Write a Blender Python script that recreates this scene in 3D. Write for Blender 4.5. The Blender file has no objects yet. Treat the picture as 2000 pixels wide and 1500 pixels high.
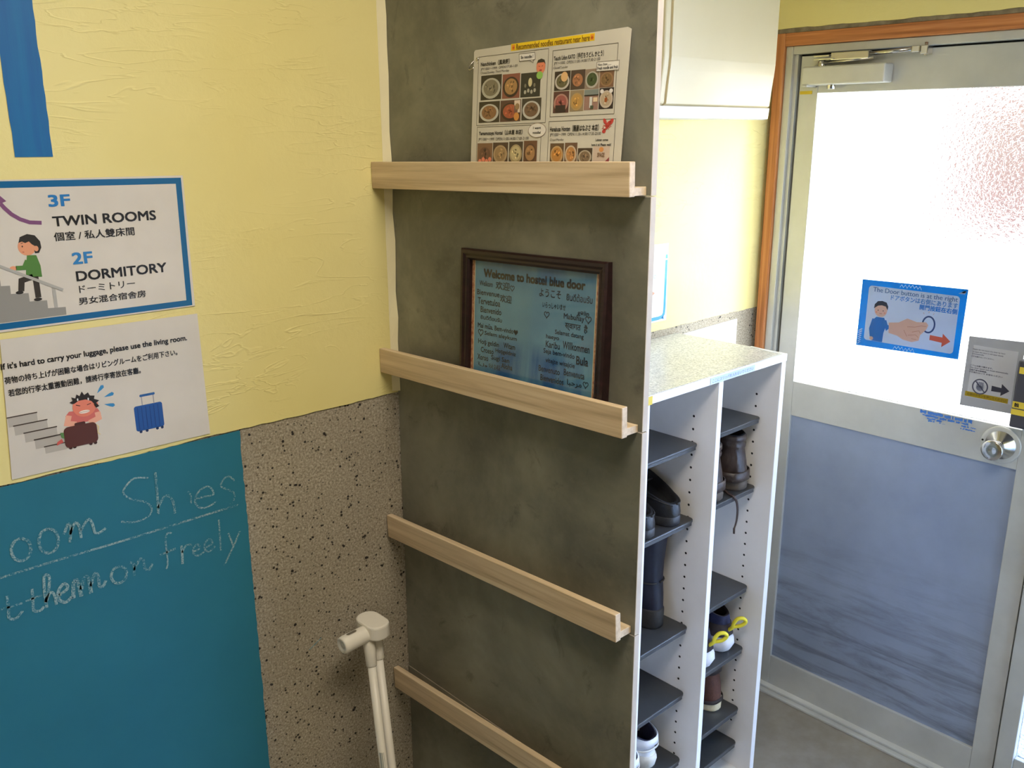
import bpy, bmesh, math, random
from mathutils import Vector, Matrix
random.seed(7)
S = bpy.context.scene
COL = S.collection

# ------------------------------------------------------------------ camera
cam_d = bpy.data.cameras.new('camera')
cam = bpy.data.objects.new('camera', cam_d); COL.objects.link(cam)
cam_d.sensor_fit = 'HORIZONTAL'; cam_d.sensor_width = 36.0
cam_d.lens = 1756.22 / 2000 * 36.0
cam_d.clip_start = 0.02; cam_d.clip_end = 200
PITCH, YAW, ROLL = 0.2742, 0.8199, -0.0038
fw = Vector((math.cos(YAW)*math.cos(PITCH), math.sin(YAW)*math.cos(PITCH), -math.sin(PITCH)))
rt = fw.cross(Vector((0, 0, 1))).normalized(); up = rt.cross(fw)
c_, s_ = math.cos(ROLL), math.sin(ROLL)
rt, up = rt*c_ + up*s_, up*c_ - rt*s_
M = Matrix((rt, up, -fw)).transposed().to_4x4()
M.translation = Vector((-1.0195, -1.4331, 1.7505))
cam.matrix_world = M
S.camera = cam

# ------------------------------------------------------------------ world, lights, exposure
S.view_settings.view_transform = 'Standard'
S.view_settings.look = 'None'
S.view_settings.gamma = 1.0
S.view_settings.use_curve_mapping = False
S.view_settings.exposure = 0.0
W = bpy.data.worlds.new('sky'); S.world = W; W.use_nodes = True
bg = W.node_tree.nodes['Background']
bg.inputs['Color'].default_value = (0.93, 0.97, 1.0, 1)
bg.inputs['Strength'].default_value = 5.0

def area(name, loc, target, size, size_y, energy, color):
    d = bpy.data.lights.new(name, 'AREA'); d.shape = 'RECTANGLE'; d.size = size; d.size_y = size_y
    d.energy = energy; d.color = color
    o = bpy.data.objects.new(name, d); COL.objects.link(o); o.location = loc
    o.rotation_euler = (Vector(target) - Vector(loc)).to_track_quat('-Z', 'Y').to_euler()
    return o
# the room's ceiling lamp behind the camera (warm) and an added blue fill before the made-up window in the right wall
area('ceiling_lamp_light', (-0.42, -1.15, 2.5), (-0.42, -1.15, 0), 0.9, 0.5, 23.5, (1.0, 0.90, 0.76))
area('blue_fill_light', (0.90, -1.89, 0.75), (1.0, -0.2, 0.55), 0.6, 1.0, 7.5, (0.22, 0.48, 1.0))
# added warm fill to lift the inside of the shoe rack, no lamp known there
area('rack_fill_light', (-2.3, -2.9, 2.35), (0.7, -0.6, 0.9), 0.9, 0.9, 10, (1.0, 0.90, 0.78))
# a bright patch of open sky over the street
area('open_sky', (7.2, -6.6, 5.2), (0.9, -0.4, 1.0), 1.6, 1.2, 2100, (0.66, 0.82, 1.0))
# added area lamp for the level light through the entrance glass, source unknown
area('level_outdoor_light', (8.3, -7.2, 1.55), (1.0, -0.2, 1.5), 0.9, 0.9, 2100, (1.0, 0.97, 0.92))

# ------------------------------------------------------------------ materials
def lin(c):
    return tuple((x/12.92 if x <= 0.04045 else ((x+0.055)/1.055)**2.4) for x in [v/255 for v in c]) + (1,)
MATS = {}
def mat(name, rgb, rough=0.5, metal=0.0, spec=0.5):
    if name in MATS: return MATS[name]
    m = bpy.data.materials.new(name); m.use_nodes = True
    b = m.node_tree.nodes['Principled BSDF']
    b.inputs['Base Color'].default_value = lin(rgb)
    b.inputs['Roughness'].default_value = rough
    b.inputs['Metallic'].default_value = metal
    b.inputs['Specular IOR Level'].default_value = spec
    MATS[name] = m
    return m
class NT:
    def __init__(s, m): s.t = m.node_tree; s.b = s.t.nodes.get('Principled BSDF')
    def n(s, ty, **kw):
        x = s.t.nodes.new(ty)
        for k, v in kw.items():
            if k in x.inputs: x.inputs[k].default_value = v
            else: setattr(x, k, v)
        return x
    def l(s, a, b): s.t.links.new(a, b)
    def coord(s, scale=(1, 1, 1), rot=(0, 0, 0)):
        tc = s.n('ShaderNodeTexCoord'); mp = s.n('ShaderNodeMapping')
        mp.inputs['Scale'].default_value = scale; mp.inputs['Rotation'].default_value = rot
        s.l(tc.outputs['Object'], mp.inputs['Vector']); return mp.outputs['Vector']
    def noise(s, v, scale, detail=4, rough=0.55, dist=0.0):
        x = s.n('ShaderNodeTexNoise'); x.inputs['Scale'].default_value = scale; x.inputs['Detail'].default_value = detail
        x.inputs['Roughness'].default_value = rough; x.inputs['Distortion'].default_value = dist
        s.l(v, x.inputs['Vector']); return x.outputs['Fac']
    def ramp(s, f, stops):
        r = s.n('ShaderNodeValToRGB'); e = r.color_ramp.elements
        while len(e) < len(stops): e.new(0.5)
        for i, (p, c) in enumerate(stops):
            e[i].position = p; e[i].color = lin(c) if len(c) == 3 else c
        s.l(f, r.inputs['Fac']); return r.outputs['Color']
    def mix(s, f, a, b, mode='MIX'):
        x = s.n('ShaderNodeMix', data_type='RGBA', blend_type=mode)
        for sock, val in ((x.inputs[0], f), (x.inputs[6], a), (x.inputs[7], b)):
            if isinstance(val, (int, float)): sock.default_value = val
            elif isinstance(val, tuple): sock.default_value = lin(val) if len(val) == 3 else val
            else: s.l(val, sock)
        return x.outputs[2]
    def bump(s, h, strength, dist=0.01, normal=None):
        x = s.n('ShaderNodeBump'); x.inputs['Strength'].default_value = strength; x.inputs['Distance'].default_value = dist
        s.l(h, x.inputs['Height'])
        if normal is not None: s.l(normal, x.inputs['Normal'])
        return x.outputs['Normal']
    def math(s, op, a, b=None):
        x = s.n('ShaderNodeMath', operation=op)
        for i, v in enumerate((a, b)):
            if v is None: continue
            if isinstance(v, (int, float)): x.inputs[i].default_value = v
            else: s.l(v, x.inputs[i])
        return x.outputs[0]
BW = ((0, 0, 0, 1), (1, 1, 1, 1))

def m_plaster(name, a, b):
    m = mat(name, a, 0.62); k = NT(m)
    v = k.coord(); n1 = k.noise(v, 2.2, 5)
    c = k.ramp(n1, [(0.3, a), (0.7, b)])
    st = k.noise(v, 9, 5, 0.6)
    k.l(k.mix(k.ramp(st, [(0.62, (0, 0, 0)), (0.75, (60, 60, 60))]), c, (172, 156, 104)), k.b.inputs['Base Color'])
    # trowel ridges: thin streaks running mostly along the wall, slightly tilted
    v2 = k.coord((2.0, 1, 11), (0, 0.24, 0)); r1 = k.noise(v2, 2.1, 3, 0.5, 1.4)
    ridge = k.math('ABSOLUTE', k.math('SUBTRACT', r1, 0.5))
    rid = k.ramp(ridge, [(0.0, BW[1]), (0.018, BW[0])])
    msk = k.ramp(k.noise(v, 3.3, 2), [(0.47, BW[0]), (0.6, BW[1])])
    h = k.math('MULTIPLY', rid, msk)
    fine = k.noise(v, 38, 6, 0.65)
    patch = k.math('MULTIPLY', fine, k.ramp(k.noise(v, 4.2, 2), [(0.42, BW[0]), (0.62, BW[1])]))
    h2 = k.math('ADD', k.math('MULTIPLY', h, 0.55), k.math('MULTIPLY', patch, 0.9))
    k.l(k.bump(h2, 0.34, 0.006), k.b.inputs['Normal'])
    return m
YEL = m_plaster('yellow plaster', (230, 216, 142), (238, 225, 156))

def m_stone():
    m = mat('speckled stone', (150, 140, 122), 0.7); k = NT(m); v = k.coord()
    f = k.noise(v, 240, 3, 0.75)
    c = k.ramp(f, [(0.28, (84, 77, 64)), (0.42, (144, 134, 115)), (0.58, (180, 170, 150)), (0.7, (216, 208, 192))])
    big = k.noise(v, 5, 3); c = k.mix(k.ramp(big, [(0.4, BW[0]), (0.75, (0.35, 0.35, 0.35, 1))]), c, (122, 112, 96))
    vo = k.n('ShaderNodeTexVoronoi'); vo.inputs['Scale'].default_value = 112; k.l(v, vo.inputs['Vector'])
    sz = k.noise(v, 60, 3)
    d = k.math('SUBTRACT', vo.outputs['Distance'], k.math('MULTIPLY', k.math('SUBTRACT', sz, 0.455), 1.5))
    pit = k.ramp(d, [(0.0, BW[1]), (0.10, BW[0])])
    k.l(k.mix(pit, c, (38, 33, 28)), k.b.inputs['Base Color'])
    h = k.math('SUBTRACT', k.math('MULTIPLY', f, 0.5), pit)
    k.l(k.bump(h, 0.5, 0.002), k.b.inputs['Normal'])
    return m
STONE = m_stone()

def m_board():
    m = mat('grey stone laminate', (110, 105, 94), 0.46); k = NT(m); v = k.coord()
    n1 = k.noise(v, 3.1, 8, 0.62, 0.4); n2 = k.noise(v, 13, 6, 0.7, 0.8); n3 = k.noise(v, 60, 4, 0.7)
    c = k.ramp(n1, [(0.28, (80, 80, 70)), (0.45, (112, 111, 98)), (0.62, (140, 138, 122)), (0.76, (162, 159, 142))])
    c = k.mix(k.ramp(n2, [(0.58, BW[0]), (0.72, (0.6, 0.6, 0.6, 1))]), c, (70, 66, 59))
    c = k.mix(k.ramp(n3, [(0.5, BW[0]), (0.8, (0.3, 0.3, 0.3, 1))]), c, (140, 134, 118))
    k.l(c, k.b.inputs['Base Color'])
    k.l(k.bump(n2, 0.06, 0.003), k.b.inputs['Normal'])
    return m
BOARD = m_board()

def m_wood(name, dark, mid, light, along, rough=0.5, dens=1.0):
    m = mat(name, mid, rough); k = NT(m)
    sc = [90*dens, 90*dens, 90*dens]; sc[along] = 3.0
    v = k.coord(tuple(sc)); g = k.noise(v, 1.0, 4, 0.6, 0.2)
    sc2 = [14*dens]*3; sc2[along] = 1.2
    w = k.noise(k.coord(tuple(sc2)), 1.0, 3, 0.5, 0.6)
    c = k.ramp(g, [(0.33, dark), (0.5, mid), (0.66, light)])
    c = k.mix(k.ramp(w, [(0.35, BW[0]), (0.7, (0.5, 0.5, 0.5, 1))]), c, light)
    k.l(c, k.b.inputs['Base Color']); k.l(k.bump(g, 0.12, 0.001), k.b.inputs['Normal'])
    return m
OAK = m_wood('pale oak laminate', (170, 145, 112), (203, 178, 143), (220, 199, 166), 0, 0.48)
CEDAR_V = m_wood('orange stained wood upright', (150, 88, 44), (186, 116, 64), (206, 140, 86), 2, 0.45)
CEDAR_H = m_wood('orange stained wood head', (150, 88, 44), (186, 116, 64), (206, 140, 86), 0, 0.45)

def m_paint(name, rgb, rgb2, stretch, rough=0.55, sc=3.0):
    m = mat(name, rgb, rough); k = NT(m); v = k.coord(stretch)
    f = k.noise(v, sc, 5, 0.6)
    k.l(k.ramp(f, [(0.32, rgb), (0.7, rgb2)]), k.b.inputs['Base Color'])
    k.l(k.bump(f, 0.1, 0.002), k.b.inputs['Normal'])
    return m
BLUEPAINT = m_paint('brushed blue paint', (0, 92, 158), (0, 112, 168), (18, 18, 1.2), 0.5, 2.5)
TEAL = m_paint('teal chalkboard paint', (30, 110, 132), (36, 120, 142), (1, 1, 1), 0.75, 4)
WHITE_LAM = m_paint('white laminate', (236, 234, 232), (240, 238, 236), (1, 1, 1), 0.4, 20)
FLOORM = m_paint('grey vinyl floor', (134, 126, 114), (152, 145, 134), (1, 1, 1), 0.6, 14)
CEIL = m_paint('off white ceiling', (222, 214, 192), (228, 220, 200), (1, 1, 1), 0.8, 3)
CONC = m_paint('bare mortar', (120, 110, 90), (160, 150, 128), (1, 1, 1), 0.85, 40)
PAVE = m_paint('pale concrete paving', (170, 168, 164), (190, 188, 184), (1, 1, 1), 0.8, 6)
BLURRED = m_paint('reddish blurred shape', (142, 104, 110), (132, 124, 124), (1, 1, 1), 0.8, 2)

def m_alu(name, rgb, rough, dirt=0.0):
    m = mat(name, rgb, rough, 0.35); k = NT(m); v = k.coord()
    f = k.noise(v, 6, 5, 0.6)
    a = tuple(int(x*0.93) for x in rgb)
    c = k.ramp(f, [(0.35, a), (0.7, rgb)])
    if dirt:
        v2 = k.coord((1, 3.2, 8), (0.42, 0, 0)); s2 = k.noise(v2, 3.0, 7, 0.7, 0.6)
        lo = k.noise(k.coord((1, 1.1, 1.3)), 2.1, 3)
        sep = k.n('ShaderNodeSeparateXYZ'); k.l(k.coord(), sep.inputs[0])
        zf = k.ramp(sep.outputs[2], [(0.25, BW[1]), (0.62, BW[0])])
        f2 = k.math('MULTIPLY', k.math('MULTIPLY', k.ramp(s2, [(0.45, BW[0]), (0.72, BW[1])]), zf), dirt)
        c = k.mix(f2, c, (60, 58, 54))
    k.l(c, k.b.inputs['Base Color'])
    k.l(k.ramp(f, [(0.3, (rough*0.9,)*3+(1,)), (0.7, (rough*1.15,)*3+(1,))]), k.b.inputs['Roughness'])
    return m
ALU = m_alu('satin aluminium', (206, 206, 202), 0.42)
ALU_PANEL = m_alu('scuffed aluminium sheet', (160, 172, 196), 0.36, 0.75)  # blue of the light falling on the door is mixed into this base colour
CHROME = mat('polished steel', (205, 202, 196), 0.16, 0.95)
BLACK = mat('black gap', (14, 14, 14), 0.6)

def m_glass(name, rough, clear, tint):
    m = mat(name, tint, rough); k = NT(m)
    k.b.inputs['Transmission Weight'].default_value = 1.0; k.b.inputs['IOR'].default_value = 1.35
    v = k.coord(); f = k.noise(v, 120, 2, 0.6, 0.4)
    k.l(k.bump(f, 0.9, 0.005), k.b.inputs['Normal'])
    tr = k.n('ShaderNodeBsdfTransparent'); tr.inputs['Color'].default_value = lin(tint)
    mx = k.n('ShaderNodeMixShader'); mx.inputs[0].default_value = clear
    k.l(k.b.outputs[0], mx.inputs[1]); k.l(tr.outputs[0], mx.inputs[2]); k.l(mx.outputs[0], k.t.nodes['Material Output'].inputs['Surface'])
    return m
GLASS = m_glass('frosted patterned glass', 0.05, 0.35, (255, 255, 255))
SIDEGLASS = m_glass('bluish side glass', 0.05, 0.30, (196, 212, 240))

def m_sheet(name, rgb, trans=0.0, rough=0.25):
    """laminated paper; trans = share of light that passes through the paper"""
    m = mat(name, rgb, rough); k = NT(m)
    f = k.noise(k.coord(), 9, 3)
    c2 = tuple(max(0, x-7) for x in rgb)
    col = k.ramp(f, [(0.35, c2), (0.65, rgb)])
    k.l(col, k.b.inputs['Base Color'])
    k.l(k.bump(f, 0.25, 0.01), k.b.inputs['Normal'])
    if trans > 0:
        tr = k.n('ShaderNodeBsdfTranslucent'); k.l(col, tr.inputs['Color'])
        mx = k.n('ShaderNodeMixShader'); mx.inputs[0].default_value = trans
        k.l(k.b.outputs[0], mx.inputs[1]); k.l(tr.outputs[0], mx.inputs[2])
        k.l(mx.outputs[0], k.t.nodes['Material Output'].inputs['Surface'])
    return m
def ink(rgb, trans=False):
    n = 'ink %d %d %d%s' % (*rgb, ' backlit' if trans else '')
    if n in MATS: return MATS[n]
    return m_sheet(n, rgb, 0.55) if trans else mat(n, rgb, 0.35)

def m_chalk():
    m = mat('chalk', (170, 190, 190), 0.9); k = NT(m)
    f = k.noise(k.coord(), 420, 3, 0.7)
    g = k.noise(k.coord(), 14, 2)
    a = k.math('ADD', f, k.math('MULTIPLY', k.math('SUBTRACT', g, 0.5), 0.5))
    k.l(k.ramp(a, [(0.42, (40, 118, 140)), (0.64, (158, 184, 184))]), k.b.inputs['Base Color'])
    return m
CHALK = m_chalk()

def m_cover():
    m = mat('speckled counter sheet', (200, 196, 180), 0.3); k = NT(m); v = k.coord()
    f = k.noise(v, 210, 3, 0.75)
    k.l(k.ramp(f, [(0.3, (126, 128, 130)), (0.43, (184, 184, 182)), (0.55, (214, 213, 208)), (0.72, (242, 242, 242))]), k.b.inputs['Base Color'])
    k.l(k.bump(f, 0.15, 0.001), k.b.inputs['Normal'])
    return m
COVER = m_cover()
def m_fabric(name, a, b, rough=0.8, sc=260):
    m = mat(name, a, rough); k = NT(m); v = k.coord()
    f = k.noise(v, sc, 3, 0.6); g = k.noise(v, 22, 4)
    k.l(k.mix(0.4, k.ramp(f, [(0.35, a), (0.68, b)]), k.ramp(g, [(0.35, a), (0.7, b)])), k.b.inputs['Base Color'])
    k.l(k.bump(f, 0.3, 0.0015), k.b.inputs['Normal'])
    return m
def m_leather(name, a, b, rough=0.42):
    m = mat(name, a, rough); k = NT(m); v = k.coord()
    g = k.noise(v, 24, 5, 0.6, 0.5)
    k.l(k.ramp(g, [(0.35, a), (0.7, b)]), k.b.inputs['Base Color'])
    k.l(k.bump(k.noise(v, 16, 4, 0.6, 0.8), 0.4, 0.01), k.b.inputs['Normal'])
    return m

# ------------------------------------------------------------------ object helpers
def link(name, me, parent=None):
    o = bpy.data.objects.new(name, me); COL.objects.link(o)
    if parent is not None: o.parent = parent
    return o
def tag(o, label=None, cat=None, group=None, kind=None):
    if label: o['label'] = label
    if cat: o['category'] = cat
    if group: o['group'] = group
    if kind: o['kind'] = kind
    return o
def thing(name, label, cat, loc=(0, 0, 0), rotz=0.0, group=None):
    o = link(name, None); o.location = loc; o.rotation_euler = (0, 0, rotz); o.empty_display_size = 0.05
    return tag(o, label, cat, group)
class MB:
    """collects shapes in one mesh; each shape may use its own material"""
    def __init__(s, *mats): s.bm = bmesh.new(); s.m = list(mats) or []
    def mi(s, m):
        if m is None: return 0
        if m not in s.m: s.m.append(m)
        return s.m.index(m)
    def box(s, a, b, m=None, bev=0.0, seg=2):
        lo = Vector([min(p, q) for p, q in zip(a, b)]); hi = Vector([max(p, q) for p, q in zip(a, b)])
        t = bmesh.new(); r = bmesh.ops.create_cube(t, size=1)
        for v in r['verts']: v.co = Vector([lo[i] + (v.co[i]+0.5)*(hi[i]-lo[i]) for i in range(3)])
        if bev: bmesh.ops.bevel(t, geom=list(t.edges), offset=bev, segments=seg, profile=0.5, affect='EDGES')
        s.add(t, m); return s
    def add(s, t, m=None, mtx=None, smooth=False):
        i = s.mi(m); mp = {}
        for v in t.verts: mp[v] = s.bm.verts.new(mtx @ v.co if mtx else v.co)
        for f in t.faces:
            try: nf = s.bm.faces.new([mp[v] for v in f.verts])
            except ValueError: continue
            nf.material_index = i; nf.smooth = smooth or f.smooth
        t.free()
    def ngon(s, pts, m=None, smooth=False):
        f = s.bm.faces.new([s.bm.verts.new(p) for p in pts]); f.material_index = s.mi(m); f.smooth = smooth; return f
    def prism(s, poly, axis, a, b, m=None, bev=0.0, smooth=False):
        """extrude a 2-D outline along axis from a to b; the outline gives the other two coords in order"""
        t = bmesh.new(); oth = [i for i in range(3) if i != axis]
        def P(q, d):
            c = [0, 0, 0]; c[oth[0]], c[oth[1]] = q; c[axis] = d; return c
        va = [t.verts.new(P(q, a)) for q in poly]; vb = [t.verts.new(P(q, b)) for q in poly]
        t.faces.new(va); t.faces.new(vb[::-1]); n = len(poly)
        for i in range(n):
            f = t.faces.new([va[i], vb[i], vb[(i+1) % n], va[(i+1) % n]]); f.smooth = smooth
        bmesh.ops.recalc_face_normals(t, faces=list(t.faces))
        if bev: bmesh.ops.bevel(t, geom=list(t.edges), offset=bev, segments=2, profile=0.5, affect='EDGES')
        s.add(t, m); return s
    def tube(s, pts, r, m=None, n=10, cap=True):
        pts = [Vector(p) for p in pts]; rings = []
        rr = r if isinstance(r, (list, tuple)) else [r]*len(pts)
        nrm = None
        for i, p in enumerate(pts):
            d = (pts[min(i+1, len(pts)-1)] - pts[max(i-1, 0)]).normalized()
            if nrm is None: nrm = d.orthogonal().normalized()
            nrm = (nrm - d*nrm.dot(d)).normalized(); bi = d.cross(nrm)
            rings.append([s.bm.verts.new(p + (nrm*math.cos(a) + bi*math.sin(a))*rr[i]) for a in [2*math.pi*j/n for j in range(n)]])
        k = s.mi(m)
        for A, B in zip(rings, rings[1:]):
            for j in range(n):
                f = s.bm.faces.new([A[j], A[(j+1) % n], B[(j+1) % n], B[j]]); f.material_index = k; f.smooth = True
        if cap:
            for R in (rings[0][::-1], rings[-1]):
                f = s.bm.faces.new(R); f.material_index = k
        return s
    def lathe(s, prof, origin, axis, m=None, n=40):
        """prof: list of (distance along axis, radius)"""
        o = Vector(origin); a = Vector(axis).normalized(); u = a.orthogonal().normalized(); w = a.cross(u); rings = []
        k = s.mi(m)
        for d, r in prof:
            rings.append([s.bm.verts.new(o + a*d + (u*math.cos(t) + w*math.sin(t))*max(r, 1e-5)) for t in [2*math.pi*j/n for j in range(n)]])
        for A, B in zip(rings, rings[1:]):
            for j in range(n):
                f = s.bm.faces.new([A[j], A[(j+1) % n], B[(j+1) % n], B[j]]); f.material_index = k; f.smooth = True
        return s
    def build(s, name, parent=None, mats=None, smooth=False):
        bmesh.ops.recalc_face_normals(s.bm, faces=list(s.bm.faces)) if s.recalc else None
        me = bpy.data.meshes.new(name); s.bm.to_mesh(me); s.bm.free()
        for m in (mats or s.m): me.materials.append(m)
        return link(name, me, parent)
    recalc = True
def struct(o): o['kind'] = 'structure'; return o

# ------------------------------------------------------------------ the room
XD = 1.325            # plane of the door leaf
ZD = 1.2449           # top of the speckled wainscot
XB, YR, YB, ZC = -4.2, -1.95, -4.6, 2.55

b = MB(STONE, YEL)
b.box((XB, 0.0, 0), (XD+0.25, 0.12, ZD+0.004), STONE)
w = b
# plaster coat with a slightly ragged lower edge
xs = [XB + i*0.012 for i in range(int((XD-0.0-XB)/0.012)+1)] + [XD]
lowv = []; topv = []
rs = random.Random(3)
zz = 0
for x in xs:
    zz = zz*0.7 + rs.uniform(-0.0011, 0.0011)
    lowv.append((x, ZD + zz))
for (x0, z0), (x1, z1) in zip(lowv, lowv[1:]):
    b.ngon([(x0, -0.003, z0), (x1, -0.003, z1), (x1, -0.003, ZC), (x0, -0.003, ZC)], YEL)
    b.ngon([(x0, -0.003, z0), (x0, 0.0, z0), (x1, 0.0, z1), (x1, -0.003, z1)], YEL)
b.recalc = False
struct(b.build('wall_left'))

b = MB(FLOORM); b.box((XB, YB, -0.1), (XD+0.01, 0.0, 0.0)); struct(b.build('floor'))
b = MB(CEIL); b.box((XB, YB, ZC), (XD+0.3, 0.12, ZC+0.1)); struct(b.build('ceiling'))
b = MB(YEL); b.box((XB-0.1, YB, 0), (XB, 0.12, ZC)); struct(b.build('wall_back'))
# right wall with an unseen window opening, added to go with the blue fill light
b = MB(YEL)
b.box((0.3, YB, 0), (0.4, YR-0.1, ZC)); b.box((XB, YB-0.1, 0), (0.4, YB, ZC)); b.box((0.3, YR-0.1, 0), (0.55, YR, ZC)); b.box((1.25, YR-0.1, 0), (XD+0.3, YR, ZC)); b.box((0.55, YR-0.1, 1.85), (1.25, YR, ZC)); b.box((0.55, YR-0.1, 0), (1.25, YR, 0.2))
struct(b.build('wall_right'))
b = MB(ALU)
for a0, a1 in (((0.55, 0.2), (0.6, 1.85)), ((1.2, 0.2), (1.25, 1.85)), ((0.55, 0.2), (1.25, 0.25)), ((0.55, 1.8), (1.25, 1.85))):
    b.box((a0[0], YR-0.07, a0[1]), (a1[0], YR-0.02, a1[1]))
wf = struct(b.build('added_window_1'))
b = MB(SIDEGLASS); b.box((0.6, YR-0.05, 0.25), (1.2, YR-0.044, 1.8)); b.build('glass_pane', wf)
# wall over the door: yellow plaster with an uneven lower edge over bare mortar
b = MB(YEL, CONC)
pl = []; rs = random.Random(5); zz = 0
ys = [0.0 - i*0.02 for i in range(int(-YR/0.02)+1)]
for y in ys:
    zz = zz*0.6 + rs.uniform(-0.0012, 0.0012); pl.append((y, 2.0135 + zz))
pl += [(YR, ZC), (0.0, ZC)]
b.prism(pl, 0, XD-0.022, XD+0.22, YEL)
b.box((XD-0.019, 0.0, 2.0035), (XD+0.2, YR, 2.03), CONC)
b.box((XD-0.008, -0.0005, 0), (XD+0.2, -0.0125, 2.01), CONC)
struct(b.build('wall_door'))
b = MB(mat('cream strip', (236, 226, 186), 0.7))  # pale strip along the corner of wall and partition
rs = random.Random(9); pts = [(-0.0125, -0.0035, 1.25+i*0.05, 0.010+rs.uniform(-0.003, 0.003)) for i in range(27)]
for (x, y, z, r), (x2, y2, z2, r2) in zip(pts, pts[1:]):
    b.ngon([(-0.0125-r*0.1, -0.0032, z), (-0.0005, -0.0032-r, z), (-0.0005, -0.0032-r2, z2), (-0.0125-r2*0.1, -0.0032, z2)])
struct(b.build('trim_1'))
# outside
b = MB(PAVE); b.box((XD+0.2, -6, -0.12), (9, 6, -0.02)); struct(b.build('ground_outside'))
ss = thing('blurred_shape', 'reddish unidentified shape outside, blurred behind the upper right of the frosted door glass', 'sign', (2.3, -0.25, -0.02))
b = MB(BLURRED); b.box((-0.03, -0.30, 1.40), (0.03, 0.22, 1.92), None, 0.01); b.build('shape_board', ss)  # stand-in for an unknown shape outside; board and pole are made up
b = MB(ALU); b.tube([(0, 0, 0), (0, 0, 1.4)], 0.012, ALU, 12); b.build('pole', ss)

# ------------------------------------------------------------------ door
door = thing('door_1', None, None, (XD, 0, 0), -math.pi/2); struct(door)   # local x = to the right along the wall, local y = outwards, z up
def dpart(name, mb, parent=None): return mb.build(name, parent or door)
b = MB(CEDAR_V, CEDAR_H)
b.box((0.0128, -0.028, 0), (0.041, 0.08, 2.0023), CEDAR_V, 0.002)
b.box((0.0411, -0.0275, 1.969), (1.93, 0.08, 2.0023), CEDAR_H, 0.002)
dpart('wood_frame', b)
b = MB(ALU)
b.box((0.0415, -0.018, 0), (0.0625, 0.07, 1.9685), ALU, 0.0015); b.box((0.0625, -0.006, 0), (0.0728, 0.07, 1.955), ALU)
b.box((0.063, -0.018, 1.9475), (1.93, 0.07, 1.9685), ALU, 0.0015)
b.box((0.0735, 0.012, 0.0), (0.0795, 0.06, 1.947), BLACK)
b.box((0.0735, 0.012, 1.9435), (0.82, 0.06, 1.9475), BLACK)
dpart('metal_frame', b)
b = MB(ALU)
b.box((0.0795, 0, 0.022), (0.1345, 0.036, 1.943), ALU, 0.0015)
b.box((0.757, 0, 0.022), (0.8130, 0.036, 1.943), ALU, 0.0015)
b.box((0.1345, 0.0004, 1.8465), (0.757, 0.036, 1.943), ALU, 0.001)
b.box((0.1345, 0.0004, 0.934), (0.757, 0.036, 1.0385), ALU, 0.0015)
b.box((0.1345, 0.0004, 0.022), (0.757, 0.036, 0.122), ALU, 0.0015)
dpart('door_leaf', b)
b = MB(ALU_PANEL); b.box((0.1345, 0.009, 0.122), (0.757, 0.02, 0.934)); dpart('lower_panel', b)
b = MB(GLASS); b.box((0.1345, 0.014, 1.0385), (0.757, 0.020, 1.8465)); dpart('glass_pane', b)
b = MB(ALU); b.box((0.05, -0.03, 0.0), (0.82, 0.06, 0.008), ALU, 0.002); b.box((0.0795, -0.012, 0.008), (0.815, 0.05, 0.016), ALU, 0.002); dpart('threshold', b)
b = MB(mat('yellow tape', (216, 186, 40), 0.5)); b.box((0.0822, -0.0012, 1.844), (0.1185, 0.0, 1.8525)); dpart('yellow_tape', b)
# frame and panels to the right of the leaf
b = MB(ALU)
b.box((0.8185, -0.012, 0), (0.861, 0.07, 1.947), ALU, 0.002); b.box((0.861, -0.004, 0), (1.93, 0.05, 0.152), ALU, 0.002)
b.box((0.8135, 0.02, 0.01), (0.8182, 0.06, 1.945), BLACK); b.box((1.86, -0.004, 0.152), (1.93, 0.05, 1.947), ALU)
dpart('side_frame', b)
b = MB(SIDEGLASS); b.box((0.861, 0.012, 0.152), (1.86, 0.018, 1.947)); dpart('side_glass', b)
# knob
kx, kz = 0.7145, 0.990
kn = link('door_knob', None, door); kn.location = (kx, 0, kz)
b = MB(ALU); b.lathe([(0, 0.0475), (0.003, 0.0475), (0.0045, 0.046), (0.0045, 0.036)], (0, 0, 0), (0, -1, 0), ALU, 48)
b.lathe([(0.0046, 0.0028), (0.0052, 0.0026), (0.0052, 0.0)], (-0.0425, 0, 0.004), (0, -1, 0), BLACK, 12)
b.build('rose_plate', kn)
b = MB(CHROME); b.lathe([(0.004, 0.0365), (0.006, 0.036), (0.016, 0.014), (0.026, 0.0115), (0.034, 0.0125), (0.044, 0.0215), (0.056, 0.0255), (0.062, 0.0255), (0.0645, 0.024), (0.062, 0.008), (0.061, 0.0)], (0, 0, 0), (0, -1, 0), CHROME, 56)
b.build('knob', kn)
# closer
cl = link('door_closer', None, door); cl.location = (0.11, 0, 1.865)
b = MB(ALU); b.box((0, -0.048, 0.0), (0.228, -0.001, 0.047), ALU, 0.004); b.box((0.004, -0.052, -0.004), (0.02, -0.002, 0.0), ALU)
b.build('closer_body', cl)
b = MB(CHROME); b.lathe([(0, 0.0105), (0.010, 0.0105), (0.011, 0.009), (0.011, 0)], (0.075, -0.024, 0.0), (0, 0, -1), CHROME, 20); b.build('spindle_cap', cl)
b = MB(CHROME)
b.lathe([(0, 0.011), (0.012, 0.011), (0.016, 0.006), (0.016, 0)], (0.045, -0.026, 0.047), (0, 0, 1), CHROME, 18)
b.box((0.028, -0.043, 0.062), (0.085, -0.018, 0.066), CHROME, 0.001); b.box((0.028, -0.043, 0.070), (0.072, -0.018, 0.074), CHROME, 0.001)
b.box((0.075, -0.040, 0.060), (0.178, -0.020, 0.079), CHROME, 0.002)
b.tube([(0.175, -0.030, 0.071), (0.288, -0.030, 0.0755)], 0.0052, CHROME, 10)
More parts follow.
